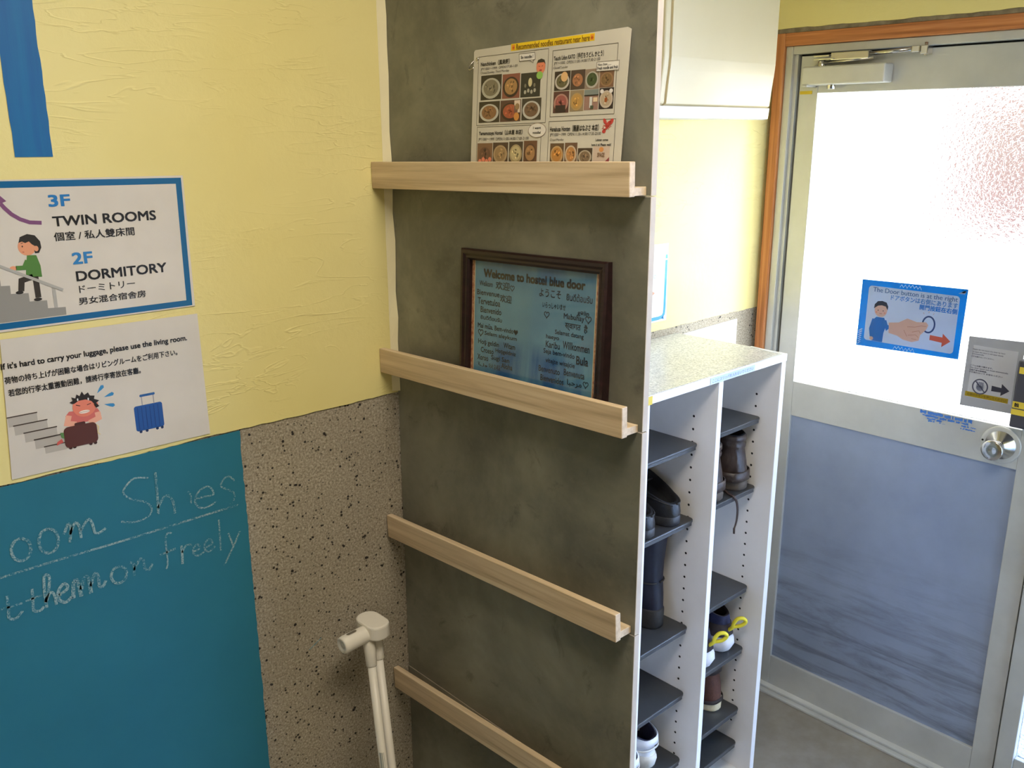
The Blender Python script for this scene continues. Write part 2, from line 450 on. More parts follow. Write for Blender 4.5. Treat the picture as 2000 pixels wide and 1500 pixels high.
b.box((0.284, -0.036, 0.067), (0.304, -0.012, 0.083), CHROME, 0.002); b.box((0.304, -0.032, 0.062), (0.322, -0.001, 0.083), CHROME, 0.002)
b.lathe([(0, 0.0045), (0.03, 0.0045), (0.03, 0)], (0.313, -0.020, 0.060), (0, 0, 1), CHROME, 12)
b.tube([(0.045, -0.03, 0.055), (0.19, -0.034, 0.060)], 0.0042, CHROME, 8)
b.build('closer_arm', cl)
# torn remains of a blue sticker on the middle rail
b = MB(ink((64, 120, 206)))
rs = random.Random(2)
def scrap(x0, x1, z0, z1, n):
    top = [(x0+(x1-x0)*i/n, z1+rs.uniform(-0.0016, 0.001)) for i in range(n+1)]
    bot = [(x0+(x1-x0)*i/n, z0+rs.uniform(-0.0012, 0.0022)) for i in range(n+1)]
    for i in range(n):
        if rs.random() < 0.08: continue
        b.ngon([(bot[i][0], -0.0008, bot[i][1]), (bot[i+1][0], -0.0008, bot[i+1][1]), (top[i+1][0], -0.0008, top[i+1][1]), (top[i][0], -0.0008, top[i][1])])
scrap(0.508, 0.640, 1.0272, 1.036, 40); scrap(0.515, 0.632, 1.0205, 1.0262, 34); scrap(0.528, 0.566, 1.0135, 1.0185, 14); scrap(0.531, 0.548, 1.0082, 1.0128, 8)
scrap(0.613, 0.634, 1.0130, 1.0180, 9); scrap(0.637, 0.652, 1.0150, 1.0175, 9); scrap(0.614, 0.650, 1.0072, 1.0108, 13); scrap(0.560, 0.575, 1.0095, 1.0115, 5)
dpart('sticker_scraps', b)

# ------------------------------------------------------------------ flat prints: sheets with lettering and pictures
class Sheet:
    """a thin laminated sheet in its own frame: x right, z up, front towards -y; sizes in millimetres"""
    def __init__(s, name, label, cat, loc, rotz, backlit=False, group=None, tilt=0.0):
        s.root = thing(name, label, cat, loc, rotz, group); s.root.rotation_euler = (tilt, 0, rotz)
        s.parts = {}; s.bl = backlit
    cur = 'illustration'
    def mb(s, part):
        part = part or s.cur
        if part not in s.parts: s.parts[part] = MB(); s.parts[part].recalc = False
        return s.parts[part]
    def col(s, c): return ink(c, s.bl) if isinstance(c, tuple) else c
    def y(s, lay): return -0.0006 - lay*0.00016
    def poly(s, pts, c, lay=1, part=None):
        a = sum(p[0]*q[1]-q[0]*p[1] for p, q in zip(pts, pts[1:]+pts[:1]))
        if a < 0: pts = pts[::-1]
        s.mb(part).ngon([(x/1000, s.y(lay), z/1000) for x, z in pts], s.col(c))
    def rect(s, x0, z0, x1, z1, c, lay=1, part=None): s.poly([(x0, z0), (x1, z0), (x1, z1), (x0, z1)], c, lay, part)
    def ell(s, x, z, rx, rz, c, lay=1, part=None, rot=0, n=22):
        cr, sr = math.cos(rot), math.sin(rot); P = []
        for i in range(n):
            t = 2*math.pi*i/n; a, d = rx*math.cos(t), rz*math.sin(t); P.append((x+a*cr-d*sr, z+a*sr+d*cr))
        s.poly(P, c, lay, part)
    def rrect(s, x0, z0, x1, z1, r, c, lay=1, part=None):
        P = []
        for cx, cz, a0 in ((x1-r, z0+r, -90), (x1-r, z1-r, 0), (x0+r, z1-r, 90), (x0+r, z0+r, 180)):
            for i in range(7):
                t = math.radians(a0+i*15); P.append((cx+r*math.cos(t), cz+r*math.sin(t)))
        s.poly(P, c, lay, part)
    def line(s, pts, w, c, lay=1, part=None, close=False):
        if close: pts = pts + [pts[0]]
        P = [Vector(p) for p in pts]; L = []; R = []
        for i, p in enumerate(P):
            if close and i in (0, len(P)-1): d0 = (P[-1]-P[-2]).normalized(); d1 = (P[1]-P[0]).normalized()
            else: d1 = (P[min(i+1, len(P)-1)]-P[max(i, 0)] if i < len(P)-1 else P[i]-P[i-1]).normalized(); d0 = (P[i]-P[i-1]).normalized() if i else d1
            d = (d0+d1); d = d.normalized() if d.length > 1e-6 else d1
            k = 1/max(0.5, d.dot(d1)); nn = Vector((-d.y, d.x))*w/2*k
            L.append(p+nn); R.append(p-nn)
        for i in range(len(P)-1):
            s.poly([tuple(R[i]), tuple(R[i+1]), tuple(L[i+1]), tuple(L[i])], c, lay, part)
    def ring(s, x, z, rx, rz, w, c, lay=1, part=None, n=36):
        s.line([(x+rx*math.cos(2*math.pi*i/n), z+rz*math.sin(2*math.pi*i/n)) for i in range(n)], w, c, lay, part, True)
    def text(s, t, x0, z0, x1, z1, c, bold=0.0, lay=3, part='lettering', rot=0.0, shear=0.0):
        verts, polys = glyphs(t, bold, shear)
        if not polys: return
        a0 = min(v[0] for v in verts); a1 = max(v[0] for v in verts); b0 = min(v[1] for v in verts); b1 = max(v[1] for v in verts)
        sx = (x1-x0)/max(a1-a0, 1e-6); sz = (z1-z0)/max(b1-b0, 1e-6)
        m = s.mb(part); k = m.mi(s.col(c)); cr, sr = math.cos(rot), math.sin(rot); vv = []
        for x, z, ly in verts:
            px, pz = (x-a0)*sx, (z-b0)*sz
            vv.append(m.bm.verts.new(((x0+px*cr-pz*sr)/1000, s.y(lay)-ly*0.00002, (z0+px*sr+pz*cr)/1000)))
        for p in polys:
            try: f = m.bm.faces.new([vv[i] for i in p]); f.material_index = k
            except ValueError: pass
    def heart(s, x, z, r, c, fill=False, lay=3, part='lettering'):
        P = [(x+r*0.062*16*math.sin(t)**3, z+r*0.062*(13*math.cos(t)-5*math.cos(2*t)-2*math.cos(3*t)-math.cos(4*t))) for t in [2*math.pi*i/26 for i in range(26)]]
        if fill: s.poly(P, c, lay, part)
        else: s.line(P, r*0.26, c, lay, part, True)
    def sheet(s, pts, m, thick=0.5, part='sheet'):
        """the sheet itself, front face just under the print"""
        s.mb(part).prism([(x/1000, z/1000) for x, z in pts], 1, -0.0006, -0.0006+thick/1000, m)
    def done(s):
        for n, m in s.parts.items(): m.build(n.split('#')[0], s.root)
        return s.root
GC = {}
def glyphs(t, bold, shear=0.0):
    key = (t, bold, shear)
    if key in GC: return GC[key]
    cu = bpy.data.curves.new('t', 'FONT'); cu.body = t; cu.size = 1.0; cu.resolution_u = 3; cu.shear = shear
    cu.fill_mode = 'FRONT'
    o = bpy.data.objects.new('t', cu); COL.objects.link(o)
    dg = bpy.context.evaluated_depsgraph_get(); me = bpy.data.meshes.new_from_object(o.evaluated_get(dg))
    V = [(v.co.x, v.co.y) for v in me.vertices]; F = [list(p.vertices) for p in me.polygons]
    bpy.data.objects.remove(o); bpy.data.curves.remove(cu); bpy.data.meshes.remove(me)
    r = ([], []); lay = 0
    d = bold*1.25
    for dx, dy in (((-d, -d), (d, -d), (-d, d), (d, d)) if bold > 0.0115 else ((-d, 0), (d, 0))):   # heavier strokes: the outline drawn again, shifted a little
        n = len(r[0]); lay += 1; r[0].extend((x+dx, y+dy, lay) for x, y in V); r[1].extend([i+n for i in p] for p in F)
    GC[key] = r; return r

K = (26, 24, 24)
PAPER = m_sheet('laminated white paper', (222, 216, 206))
BORDER = (0, 98, 150)

# --- stair sign
s = Sheet('stair_sign', 'laminated blue-bordered sign with 3F and 2F room list and a boy climbing stairs', 'sign', (-0.7095, -0.0042, ZD+0.2275-0.0003-0.2247+0.2246), 0)
Z = 0
s.sheet([(0, 2), (307.5, 2.6), (308.6, 212.6), (0, 216)], PAPER)
s.line([(9, 10), (298.4, 9), (300.6, 204.7), (9, 209.5)], 9.2, BORDER, 1, 'border', True)
s.text('3F', 104.6, 174.8, 134.8, 192.0, (36, 122, 190), 0.02)
s.text('TWIN ROOMS', 106.5, 146.2, 258.8, 161.2, K, 0.017)
s.text('個室 / 私人雙床間', 105.5, 125.0, 222.7, 138.0, K, 0.012)
s.text('2F', 126.5, 88.9, 155.9, 106.5, (46, 128, 190), 0.02)
s.text('DORMITORY', 128.8, 63.2, 267.0, 78.6, K, 0.017)
s.text('ドーミトリー', 130.6, 45.6, 214.2, 56.4, K, 0.01)
s.text('男女混合宿舎房', 127.6, 27.4, 229, 38.6, K, 0.012)
PUR = (128, 80, 122); s.cur = 'arrow'
s.line([(91.8, 153), (76, 154.7), (64, 160), (54, 167.5), (46, 177), (42, 183)], 5.6, PUR, 1)
s.poly([(36, 181), (50, 186), (41, 196)], PUR, 1)
s.cur = 'staircase'; GRY = (150, 148, 142); GRY2 = (176, 174, 168)
s.poly([(12, 82), (26.3, 81), (26.3, 68.2), (37.9, 67.5), (37.5, 55.5), (60.7, 54.0), (60.6, 41.5), (84.0, 40.5), (83.8, 28.5), (108.4, 27.2), (107.9, 15.5), (15, 15.5)], GRY, 1)
s.line([(22, 100), (107.9, 53)], 4.2, GRY2, 5); s.line([(95.3, 60), (95.1, 28)], 5, GRY2, 2)
s.cur = 'boy'; SK = (232, 160, 122); DK = (46, 42, 38)
s.ell(67.5, 120.5, 12.0, 12.5, SK, 2); s.ell(79.5, 117, 3, 4, SK, 4)
s.poly([(57.2, 127), (60, 135), (70, 138.6), (80, 136), (86, 127), (86.5, 118), (82.5, 110.5), (77, 110.2), (76.5, 114), (78, 121), (74.5, 123.5), (71, 128), (66, 126), (62, 128.5)], DK, 3)
s.ell(61.5, 121.5, 0.9, 1.2, DK, 4); s.line([(60, 125.5), (63, 126.5)], 0.7, DK, 4); s.line([(60.5, 113.7), (63, 113.4)], 0.7, (170, 70, 60), 4)
s.poly([(66, 108.5), (78.3, 107.6), (82, 92), (82, 75.5), (60.5, 78), (62.5, 92)], (84, 132, 62), 2)
s.line([(65.5, 101), (60, 91), (49, 91.5)], 6.4, (84, 132, 62), 3); s.ell(45.5, 91.5, 4.6, 3.3, SK, 3)
s.line([(70, 77), (54, 73), (51.5, 58)], 8, (58, 52, 46), 2); s.line([(73, 77), (73, 46)], 8, (58, 52, 46), 2); s.ell(49, 56.2, 5.2, 2.4, DK, 3); s.ell(72, 43.4, 5.6, 2.4, DK, 3)
s.done()

# --- luggage sign
s = Sheet('luggage_sign', 'laminated white sign with a man bent over a brown suitcase and a blue trolley case', 'sign', (-0.7094, -0.0042, 1.2500), 0)
s.sheet([(0, 1.5), (311.5, 1.2), (309.8, 211.2), (14, 213.5)], PAPER)
def q(x, z): return (x*1.028, z*0.972)
def qt(t, x0, z0, x1, z1, b): a = q(x0, z0); c = q(x1, z1); s.text(t, a[0], a[1], c[0], c[1], K, b)
qt("If it's hard to carry your luggage, please use the living room.", 9, 171.5, 280, 184, 0.022)
qt('荷物の持ち上げが困難な場合はリビングルームをご利用下さい。', 10.7, 151.5, 262, 162.5, 0.018)
qt('若您的行李太重搬動困難，請將行李寄放在客廳。', 13, 131.3, 201.3, 142.8, 0.018)
STP = (186, 180, 170); s.cur = 'staircase'
steps = [(6, 47, 96.4), (12.7, 59.5, 82.3), (24.9, 71.3, 68.4), (37.4, 82, 54.8), (49.8, 82, 40.7)]
for i, (x0, x1, z) in enumerate(steps):
    s.rect(x0+1, z-14.5 if i < 4 else 30, x1, z, STP, 1); s.rect(x0, z-0.4, x1+0.8, z+1.4, (70, 58, 50), 2)
RD = (206, 92, 84); s.cur = 'man'
s.poly([(86, 82), (92, 88), (134, 85), (138, 76), (134, 66), (86, 68)], (214, 112, 104), 1)
s.line([(91, 82), (87, 70), (100, 66)], 8.5, (240, 176, 150), 2); s.line([(133, 79), (134, 69), (119, 64)], 8.5, (240, 176, 150), 2)
s.ell(115, 92, 17.5, 16.5, (232, 134, 110), 3); s.ell(132.5, 92, 3.2, 4.5, (232, 134, 110), 3)
hair = [(98, 99), (94, 102), (99, 104), (98, 110), (103.5, 107), (106, 113), (110, 109.5), (114, 116), (117, 110), (123, 113), (125, 107.5), (132, 106), (130.5, 101), (138, 97), (133, 94), (137, 88), (132, 86), (130, 93), (126, 98.5), (118, 102.5), (108, 102.5), (101, 99)]
s.poly(hair, (44, 36, 32), 4)
s.line([(103, 96.5), (109, 94)], 1.1, (70, 30, 26), 5); s.line([(125, 95), (119, 93.5)], 1.1, (70, 30, 26), 5)
s.ell(114, 83.5, 8, 2.6, (248, 240, 228), 5); s.line([(106.5, 83.5), (121.5, 83.5)], 0.5, (150, 60, 50), 6)
s.ell(106.5, 104.5, 1.1, 2.2, (238, 240, 240), 6); s.ell(122, 102.5, 1.1, 2.2, (238, 240, 240), 6)
s.cur = 'brown_suitcase'; s.rrect(80, 31, 129, 64.5, 7, (92, 50, 44), 6); s.rrect(97, 63, 113, 68.5, 2, (80, 44, 40), 5)
s.ell(87, 31, 2.6, 2.6, (60, 36, 34), 5); s.ell(93, 31, 2.6, 2.6, (60, 36, 34), 5); s.ell(117, 30.5, 2.6, 2.6, (60, 36, 34), 5); s.ell(124, 30.5, 2.6, 2.6, (60, 36, 34), 5)
s.cur = 'man'; s.poly([(80.5, 47), (76, 50), (75, 58), (81, 57)], (96, 140, 84), 5); s.poly([(76, 48), (69, 44), (68, 39), (78, 42)], (206, 92, 84), 5)
s.line([(128, 60), (132, 55), (129, 46), (133, 42)], 1.6, (226, 206, 150), 5)
for i_, (x0, z0, x1, z1) in enumerate(((136.1, 108.4, 147.1, 120), (145.5, 100.5, 161.5, 104), (144.5, 88.8, 160.8, 84))):
    s.cur = 'sweat_drop#%d' % i_
    d = Vector((x1-x0, z1-z0)); n_ = Vector((-d.y, d.x)).normalized()*3.0; a = Vector((x0, z0))
    s.poly([tuple(a), tuple(a+d*0.55-n_*0.8), tuple(a+d*0.85-n_), tuple(a+d), tuple(a+d*0.85+n_), tuple(a+d*0.55+n_*0.8)], (56, 140, 196), 1)
BL = (28, 84, 158); s.cur = 'trolley_case'
s.rrect(189, 32.5, 235, 75, 4, BL, 1)
for i in range(6): s.rect(194+i*6.6, 35, 195.2+i*6.6, 72, (18, 64, 132), 2)
s.line([(203, 75), (203, 90)], 1.4, (150, 150, 156), 1); s.line([(222, 74), (222, 90)], 1.4, (150, 150, 156), 1); s.rrect(200, 89, 225, 93, 1.8, (40, 96, 160), 2)
for x in (196, 206, 223, 231): s.ell(x, 31.2, 2.4, 2.4, (30, 50, 96), 1)
s.done()

# --- sign with its border omitted where glare whitens the top, beyond the partition, its left part hidden behind it
s = Sheet('wall_sign', 'blue-edged white sign on the sunlit wall, half hidden behind the grey partition', 'sign', (0.568, -0.0042, 1.268), 0)
s.sheet([(0, 2), (303.5, 0.6), (300.5, 202.6), (0, 207)], m_sheet('bright laminated paper', (236, 236, 236)))
CY = (0, 140, 214)
s.line([(294.5, 160), (294, 30), (292.5, 19), (285, 11.5), (270, 9.5), (0, 10)], 9.5, CY, 1, 'border'); s.line([(294.6, 174), (294.6, 164)], 8.5, CY, 1, 'border')
s.poly([(303-8.5, 4.8), (303-13, 4.8), (282, 7), (290, 14)], CY, 1, 'border')
s.text('IO', 240, 116, 254, 126, (120, 170, 200), 0.01)
s.cur = 'arrow'; s.poly([(236, 70), (252, 78), (236, 86)], (214, 150, 120), 1); s.rect(210, 75, 236, 81, (214, 150, 120), 1)
s.done()

# --- painted letter stroke and teal chalkboard
b = MB(BLUEPAINT); rs = random.Random(11); N = 40
L_ = [(-0.6396+rs.uniform(-0.0008, 0.0008), 1.7177+i*0.0166) for i in range(N+1)]; R_ = [(-0.589+rs.uniform(-0.0009, 0.0006), 1.7172+i*0.0166) for i in range(N+1)]
for i in range(N): b.ngon([(L_[i][0], -0.0038, L_[i][1]), (R_[i][0], -0.0038, R_[i][1]), (R_[i+1][0], -0.0038, R_[i+1][1]), (L_[i+1][0], -0.0038, L_[i+1][1])])
b.recalc = False
tag(b.build('painted_stroke'), 'thick blue painted stroke on yellow wall at top left', 'wall painting')
cb = thing('chalkboard', 'teal painted chalkboard area on the speckled wall with white chalk writing', 'chalkboard', (0, 0, 0))
b = MB(TEAL)
rs = random.Random(12); e = [(-0.3437+rs.uniform(-0.0009, 0.0009), 0.25+i*0.01) for i in range(100)] 
for (x0, z0), (x1, z1) in zip(e, e[1:]): b.ngon([(-1.5, -0.0034, z0), (x0, -0.0034, z0), (x1, -0.0034, z1), (-1.5, -0.0034, z1)])
b.ngon([(-1.5, -0.0034, e[-1][1]), (e[-1][0], -0.0034, e[-1][1]), (-0.3437, -0.0034, 1.2435), (-1.5, -0.0034, 1.2435)]); b.recalc = False
b.build('board', cb)
class Chalk(Sheet):
    def __init__(s): s.parts = {}; s.bl = False; s.root = cb
    def y(s, lay): return -0.0040 - 0.0001*lay
ch = Chalk()
def smooth(P, n=6):
    P = [Vector(p) for p in P]; out = []
    for i in range(len(P)-1):
        p0, p1, p2, p3 = P[max(i-1, 0)], P[i], P[i+1], P[min(i+2, len(P)-1)]
        for j in range(n):
            t = j/n; out.append(0.5*((2*p1)+(p2-p0)*t+(2*p0-5*p1+4*p2-p3)*t*t+(3*p1-p0-3*p2+p3)*t**3))
    return [tuple(p) for p in out] + [tuple(P[-1])]
def stroke(P, w=4.2, lay=1): ch.line([(x*1000, z*1000) for x, z in smooth(P)], w, CHALK, lay, 'chalk_writing')
def loop(cx, cz, rx, rz, w=4.5, a0=80): stroke([(cx+rx*math.cos(math.radians(a0+t)), cz+rz*math.sin(math.radians(a0+t))) for t in range(0, 361, 45)], w)
stroke([(-0.775, 1.165), (-0.772, 1.13)]); stroke([(-0.772, 1.15), (-0.76, 1.158), (-0.746, 1.145), (-0.752, 1.138)])
loop(-0.7125, 1.138, 0.0135, 0.0185); loop(-0.673, 1.1395, 0.0140, 0.0205)
stroke([(-0.650, 1.143), (-0.6420, 1.158), (-0.6385, 1.150), (-0.6433, 1.1273)]); stroke([(-0.6415, 1.140), (-0.632, 1.1565), (-0.6265, 1.150), (-0.6256, 1.1286)]); stroke([(-0.6245, 1.142), (-0.612, 1.1565), (-0.6065, 1.148), (-0.6042, 1.1312), (-0.596, 1.1295), (-0.587, 1.134)])
stroke([(-0.790, 1.1015), (-0.68, 1.1035), (-0.56, 1.1035), (-0.45, 1.1052), (-0.3584, 1.1066)], 3.6)
stroke([(-0.5103, 1.1997), (-0.527, 1.2045), (-0.5391, 1.2028), (-0.553, 1.1870), (-0.543, 1.172), (-0.521, 1.160), (-0.511, 1.146), (-0.5179, 1.1333), (-0.540, 1.1300), (-0.5624, 1.1373)], 3.0)
stroke([(-0.4982, 1.2062), (-0.499, 1.17), (-0.5010, 1.1321)]); stroke([(-0.5005, 1.143), (-0.490, 1.158), (-0.4801, 1.1585), (-0.474, 1.145), (-0.4732, 1.1247)])
stroke([(-0.4475, 1.158), (-0.4430, 1.149), (-0.4442, 1.134)], 3.0)
stroke([(-0.4339, 1.1400), (-0.418, 1.1395), (-0.403, 1.1393), (-0.406, 1.152), (-0.4149, 1.1571), (-0.428, 1.1520), (-0.4366, 1.1391), (-0.433, 1.1260), (-0.4237, 1.1199), (-0.410, 1.1205), (-0.398, 1.1252)], 3.2)
stroke([(-0.3618, 1.1539), (-0.370, 1.1635), (-0.3789, 1.1638), (-0.3881, 1.1520), (-0.378, 1.1420), (-0.366, 1.133), (-0.3646, 1.1233), (-0.368, 1.115), (-0.3745, 1.112)], 3.0)
# second line
stroke([(-0.796, 1.055), (-0.79, 1.035), (-0.775, 1.035), (-0.773, 1.055)]); stroke([(-0.7421, 1.0707), (-0.7425, 1.050), (-0.7440, 1.0340), (-0.735, 1.0290), (-0.724, 1.0380)]); stroke([(-0.757, 1.0515), (-0.7227, 1.0510)], 3.4)
stroke([(-0.7066, 1.0690), (-0.708, 1.050), (-0.7090, 1.0330), (-0.700, 1.0290), (-0.694, 1.034)]); stroke([(-0.718, 1.0520), (-0.694, 1.0540)], 3.2)
stroke([(-0.690, 1.0300), (-0.690, 1.060), (-0.6866, 1.0840), (-0.680, 1.080), (-0.684, 1.058), (-0.691, 1.040)]); stroke([(-0.690, 1.040), (-0.682, 1.0530), (-0.677, 1.048), (-0.676, 1.0300)])
stroke([(-0.670, 1.0440), (-0.656, 1.0520), (-0.661, 1.0610), (-0.670, 1.0520), (-0.671, 1.0370), (-0.662, 1.0290), (-0.652, 1.0350)], 5)
stroke([(-0.650, 1.0310), (-0.647, 1.0560), (-0.641, 1.0590), (-0.638, 1.030)], 6); stroke([(-0.637, 1.042), (-0.630, 1.0600), (-0.624, 1.0570), (-0.623, 1.030)], 6); stroke([(-0.622, 1.042), (-0.614, 1.0610), (-0.609, 1.0560), (-0.609, 1.0380), (-0.603, 1.0360), (-0.598, 1.044)], 5)
loop(-0.5765, 1.0465, 0.0125, 0.0150); stroke([(-0.5569, 1.0615), (-0.551, 1.0560), (-0.5529, 1.0360)]); stroke([(-0.5520, 1.046), (-0.541, 1.0615), (-0.535, 1.0590), (-0.534, 1.0430), (-0.528, 1.0380), (-0.5208, 1.0470)])
stroke([(-0.4828, 1.0909), (-0.490, 1.0930), (-0.4945, 1.0800), (-0.4945, 1.055), (-0.4960, 1.0360), (-0.4995, 1.0290)], 3.0); stroke([(-0.5066, 1.0580), (-0.479, 1.0612)], 3.4)
stroke([(-0.4689, 1.0633), (-0.4690, 1.045), (-0.4702, 1.0286)]); stroke([(-0.4690, 1.050), (-0.460, 1.0610), (-0.4500, 1.0580)], 3.2)
stroke([(-0.449, 1.0450), (-0.437, 1.0470), (-0.440, 1.0560), (-0.448, 1.0520), (-0.449, 1.0410), (-0.440, 1.0345), (-0.429, 1.0390)], 3.2); stroke([(-0.428, 1.0450), (-0.414, 1.0490), (-0.418, 1.0590), (-0.427, 1.0540), (-0.428, 1.0420), (-0.420, 1.0360), (-0.4082, 1.0430)], 3.2)
stroke([(-0.3976, 1.0898), (-0.3985, 1.06), (-0.3995, 1.0307)], 3.2); stroke([(-0.3825, 1.0586), (-0.379, 1.045), (-0.3759, 1.0330)], 3.2); stroke([(-0.3605, 1.0560), (-0.375, 1.0310), (-0.396, 0.9999)], 3.2)
for n, m in ch.parts.items(): m.build(n, cb)
# white scratch on the speckled wall
b = MB(CHALK); b.ngon([(-0.2385, -0.0008, 0.758), (-0.2365, -0.0008, 0.757), (-0.208, -0.0008, 0.772), (-0.2085, -0.0008, 0.774)])
tag(b.build('chalk_mark'), 'short white scratch on the speckled wall left of the white handle', 'mark')

# ------------------------------------------------------------------ grey partition of stacked boards
EDGE = m_paint('beige edge banding', (196, 182, 164), (206, 194, 176), (1, 1, 1), 0.5, 30)
part = thing('partition', 'tall grey stone-look partition of stacked boards standing out from the wall', 'partition', (0, 0, 0), -math.pi/2)
seams = [0.0, 0.270, 0.618, 0.9658, 1.3118, 1.6616, 2.0095, 2.3575]
for z0, z1 in zip(seams, seams[1:]):
    b = MB(EDGE, BOARD)
    b.box((0.0045, 0.0, z0+0.0006), (0.628, 0.0125, z1-0.0006), EDGE, 0.0006, 1)
    o = b.build('board', part)
    for p in o.data.polygons:
        if abs(p.normal.y) > 0.9: p.material_index = 1
# ledges
LEDGES = [(1.6966, 1.7100, 'topmost oak ledge on the grey partition, holding the restaurant menu'),
          (1.3421, 1.3585, 'second oak ledge from the top of the partition, holding the framed poster'),
          (0.9892, 1.0175, 'empty oak ledge below the one with the framed poster'),
          (0.6312, 0.6630, 'lowest oak ledge on the partition, empty, cut off by the picture edge')]
led = []
for zl, zr, lab in LEDGES:
    t = thing('picture_ledge', lab, 'ledge', (0, -0.0005, zl), -math.pi/2, 'oak picture ledges on the partition')
    t.rotation_euler = (0, -math.atan2(zr-zl, 0.63), -math.pi/2)
    b = MB(OAK); b.box((0.0036, -0.041, -0.048), (0.621, -0.0285, 0.0), OAK, 0.0012); b.build('front_rail', t)
    b = MB(OAK); b.box((0.0036, -0.0285, -0.047), (0.6185, -0.0005, -0.035), OAK, 0.0008); b.build('base_strip', t)
    led.append(t)

# ------------------------------------------------------------------ menu
lam = m_sheet('dull laminated paper', (204, 198, 184))
s = Sheet('restaurant_menu', 'laminated noodle restaurant guide with food photos standing on the top ledge', 'menu', (-0.0205, -0.2625, 1.6645), -math.pi/2, tilt=math.atan2(-0.017, 0.21))
s.root.rotation_euler = (-0.079, -0.020, -math.pi/2)
s.sheet([(0, 0), (323, 0), (328.5, 214), (322, 217), (3, 213), (0, 210)], lam, 0.6, 'sheet')
def food(x0, z0, x1, z1, bgc, plate, fc, kind='bowl', lay=1):
    s.cur = 'food_photo#%d' % (len(s.parts))
    bgc, plate, fc = [c and tuple(int(0.86*(0.84*v+0.16*sum(c)/3)) for v in c) for c in (bgc, plate, fc)]
    w, h = x1-x0, z1-z0; s.rect(x0, z0, x1, z1, bgc, lay, None)
    rs = random.Random(int(x0*7+z0*13)); cx, cz = (x0+x1)/2, (z0+z1)/2
    r = min(w, h)*0.45
    if plate: s.ell(cx, cz-h*0.04, w*0.46, h*0.42, plate, lay+1, None)
    if fc:
        s.ell(cx, cz-h*0.02, w*0.36, h*0.33, fc, lay+2, None)
        for i in range(14):
            a, d = rs.uniform(0, 6.28), rs.uniform(0, 0.75)
            k = rs.choice([0.62, 0.78, 1.16, 1.3]); c = tuple(max(0, min(255, int(v*k))) for v in fc)
            s.ell(cx+math.cos(a)*d*w*0.33, cz+math.sin(a)*d*h*0.29, w*rs.uniform(0.035, 0.085), h*rs.uniform(0.02, 0.055), c, lay+3, None, rs.uniform(0, 3), 9)
def frame(x0, z0, x1, z1): s.line([(x0, z0), (x1, z0), (x1, z1), (x0, z1)], 0.9, (96, 90, 80), 1, 'lettering', True)
s.rect(88, 204.6, 262, 215, (232, 196, 30), 1, 'title_strip'); 
s.text('Recommended noodles restaurant near here', 100.4, 205.3, 253, 213.5, (120, 84, 20), 0.014)
for x in (94, 257.5): s.rect(x-3.5, 206, x+3, 213.5, (224, 140, 40), 2, 'title_strip'); s.ell(x, 209, 2.4, 1.8, (190, 90, 20), 3, 'title_strip')
frame(12, 95, 171, 201.5); frame(180.2, 103, 306.6, 197.5); frame(14, 2, 163, 92.2); frame(178.8, 2, 310.4, 96.2)
s.text('Nanchinken（風来軒）', 18.4, 186, 87, 194, K, 0.02); s.text('JPY1000～1999  OPEN:17:30-1:00', 18.4, 179.3, 105, 184, (70, 66, 60), 0.008); s.text('Closed:Sunday, Third Monday', 18.5, 173.7, 86, 178.2, (70, 66, 60), 0.006)
s.line([(107.6, 198.5), (142.1, 198.5), (143.7, 188.5), (139, 187.6), (139.5, 183.5), (132, 187.5), (109, 187.5)], 0.8, (96, 90, 80), 4, 'lettering', True); s.rect(108.5, 188.3, 142.8, 198, (222, 216, 206), 3, 'lettering')
s.text('So noodle !', 112, 191, 139, 195.5, K, 0.015, 5)
food(20, 134, 69.2, 172, (62, 52, 40), (206, 200, 178), (150, 138, 108)); food(71.5, 134, 111.5, 170.8, (168, 92, 68), (70, 48, 38), (206, 150, 84)); s.cur = 'food_photo#a'; s.rect(113.5, 134, 156.6, 169.6, (50, 48, 42), 1, None)
s.ell(134.5, 155.5, 4.2, 6.5, (206, 194, 150), 2, None); [s.ell(124+i*7, 141.5+(i % 2)*2, 2.6, 3.0, (170, 166, 150), 2, None) for i in range(4)]; [s.ell(124+i*20, 151, 2.2, 3, (120, 116, 100), 2, None) for i in range(2)]
food(17, 98.8, 67, 131.4, (70, 56, 40), (226, 218, 200), (172, 118, 70)); food(68.6, 98.8, 115.8, 131.4, (110, 70, 54), (70, 44, 34), (206, 96, 58)); s.rect(101, 112, 114.5, 130.5, (220, 200, 180), 3, None); s.ell(107, 106, 6, 6.2, (206, 140, 70), 4, None); s.ell(108, 121, 5, 5, (150, 120, 84), 4, None); food(118, 99.6, 160.4, 132, (76, 66, 54), (222, 216, 202), (140, 102, 74))
# picture of a grinning face and a green dot
s.cur = 'face'; s.ell(156.5, 176.8, 9.6, 10.2, (222, 130, 96), 4, None); s.poly([(146.8, 180), (150, 186.5), (157, 188.2), (164, 186), (166.4, 179.5), (163, 182.8), (150, 182.8)], (52, 46, 40), 5, None)
s.line([(152, 178), (154.5, 177)], 0.8, (120, 50, 40), 5, None); s.line([(158.5, 177), (161, 178)], 0.8, (120, 50, 40), 5, None); s.ell(156.5, 171.6, 3.2, 1.2, (180, 70, 60), 5, None)
s.cur = 'green_dot'; s.ell(154.8, 164.5, 6.8, 5.6, (140, 186, 90), 5, None)
s.text('Teuchi Udon KATO（手打ちうどん かとう）', 183.2, 182.4, 281.4, 190.5, K, 0.018); s.text('JPY～1000  OPEN:11:00-14:00/17:30-21:00', 183.7, 175.9, 275, 181, (70, 66, 60), 0.008); s.text('Closed:Tuesday', 183, 170.3, 212.5, 174.4, (70, 66, 60), 0.006)
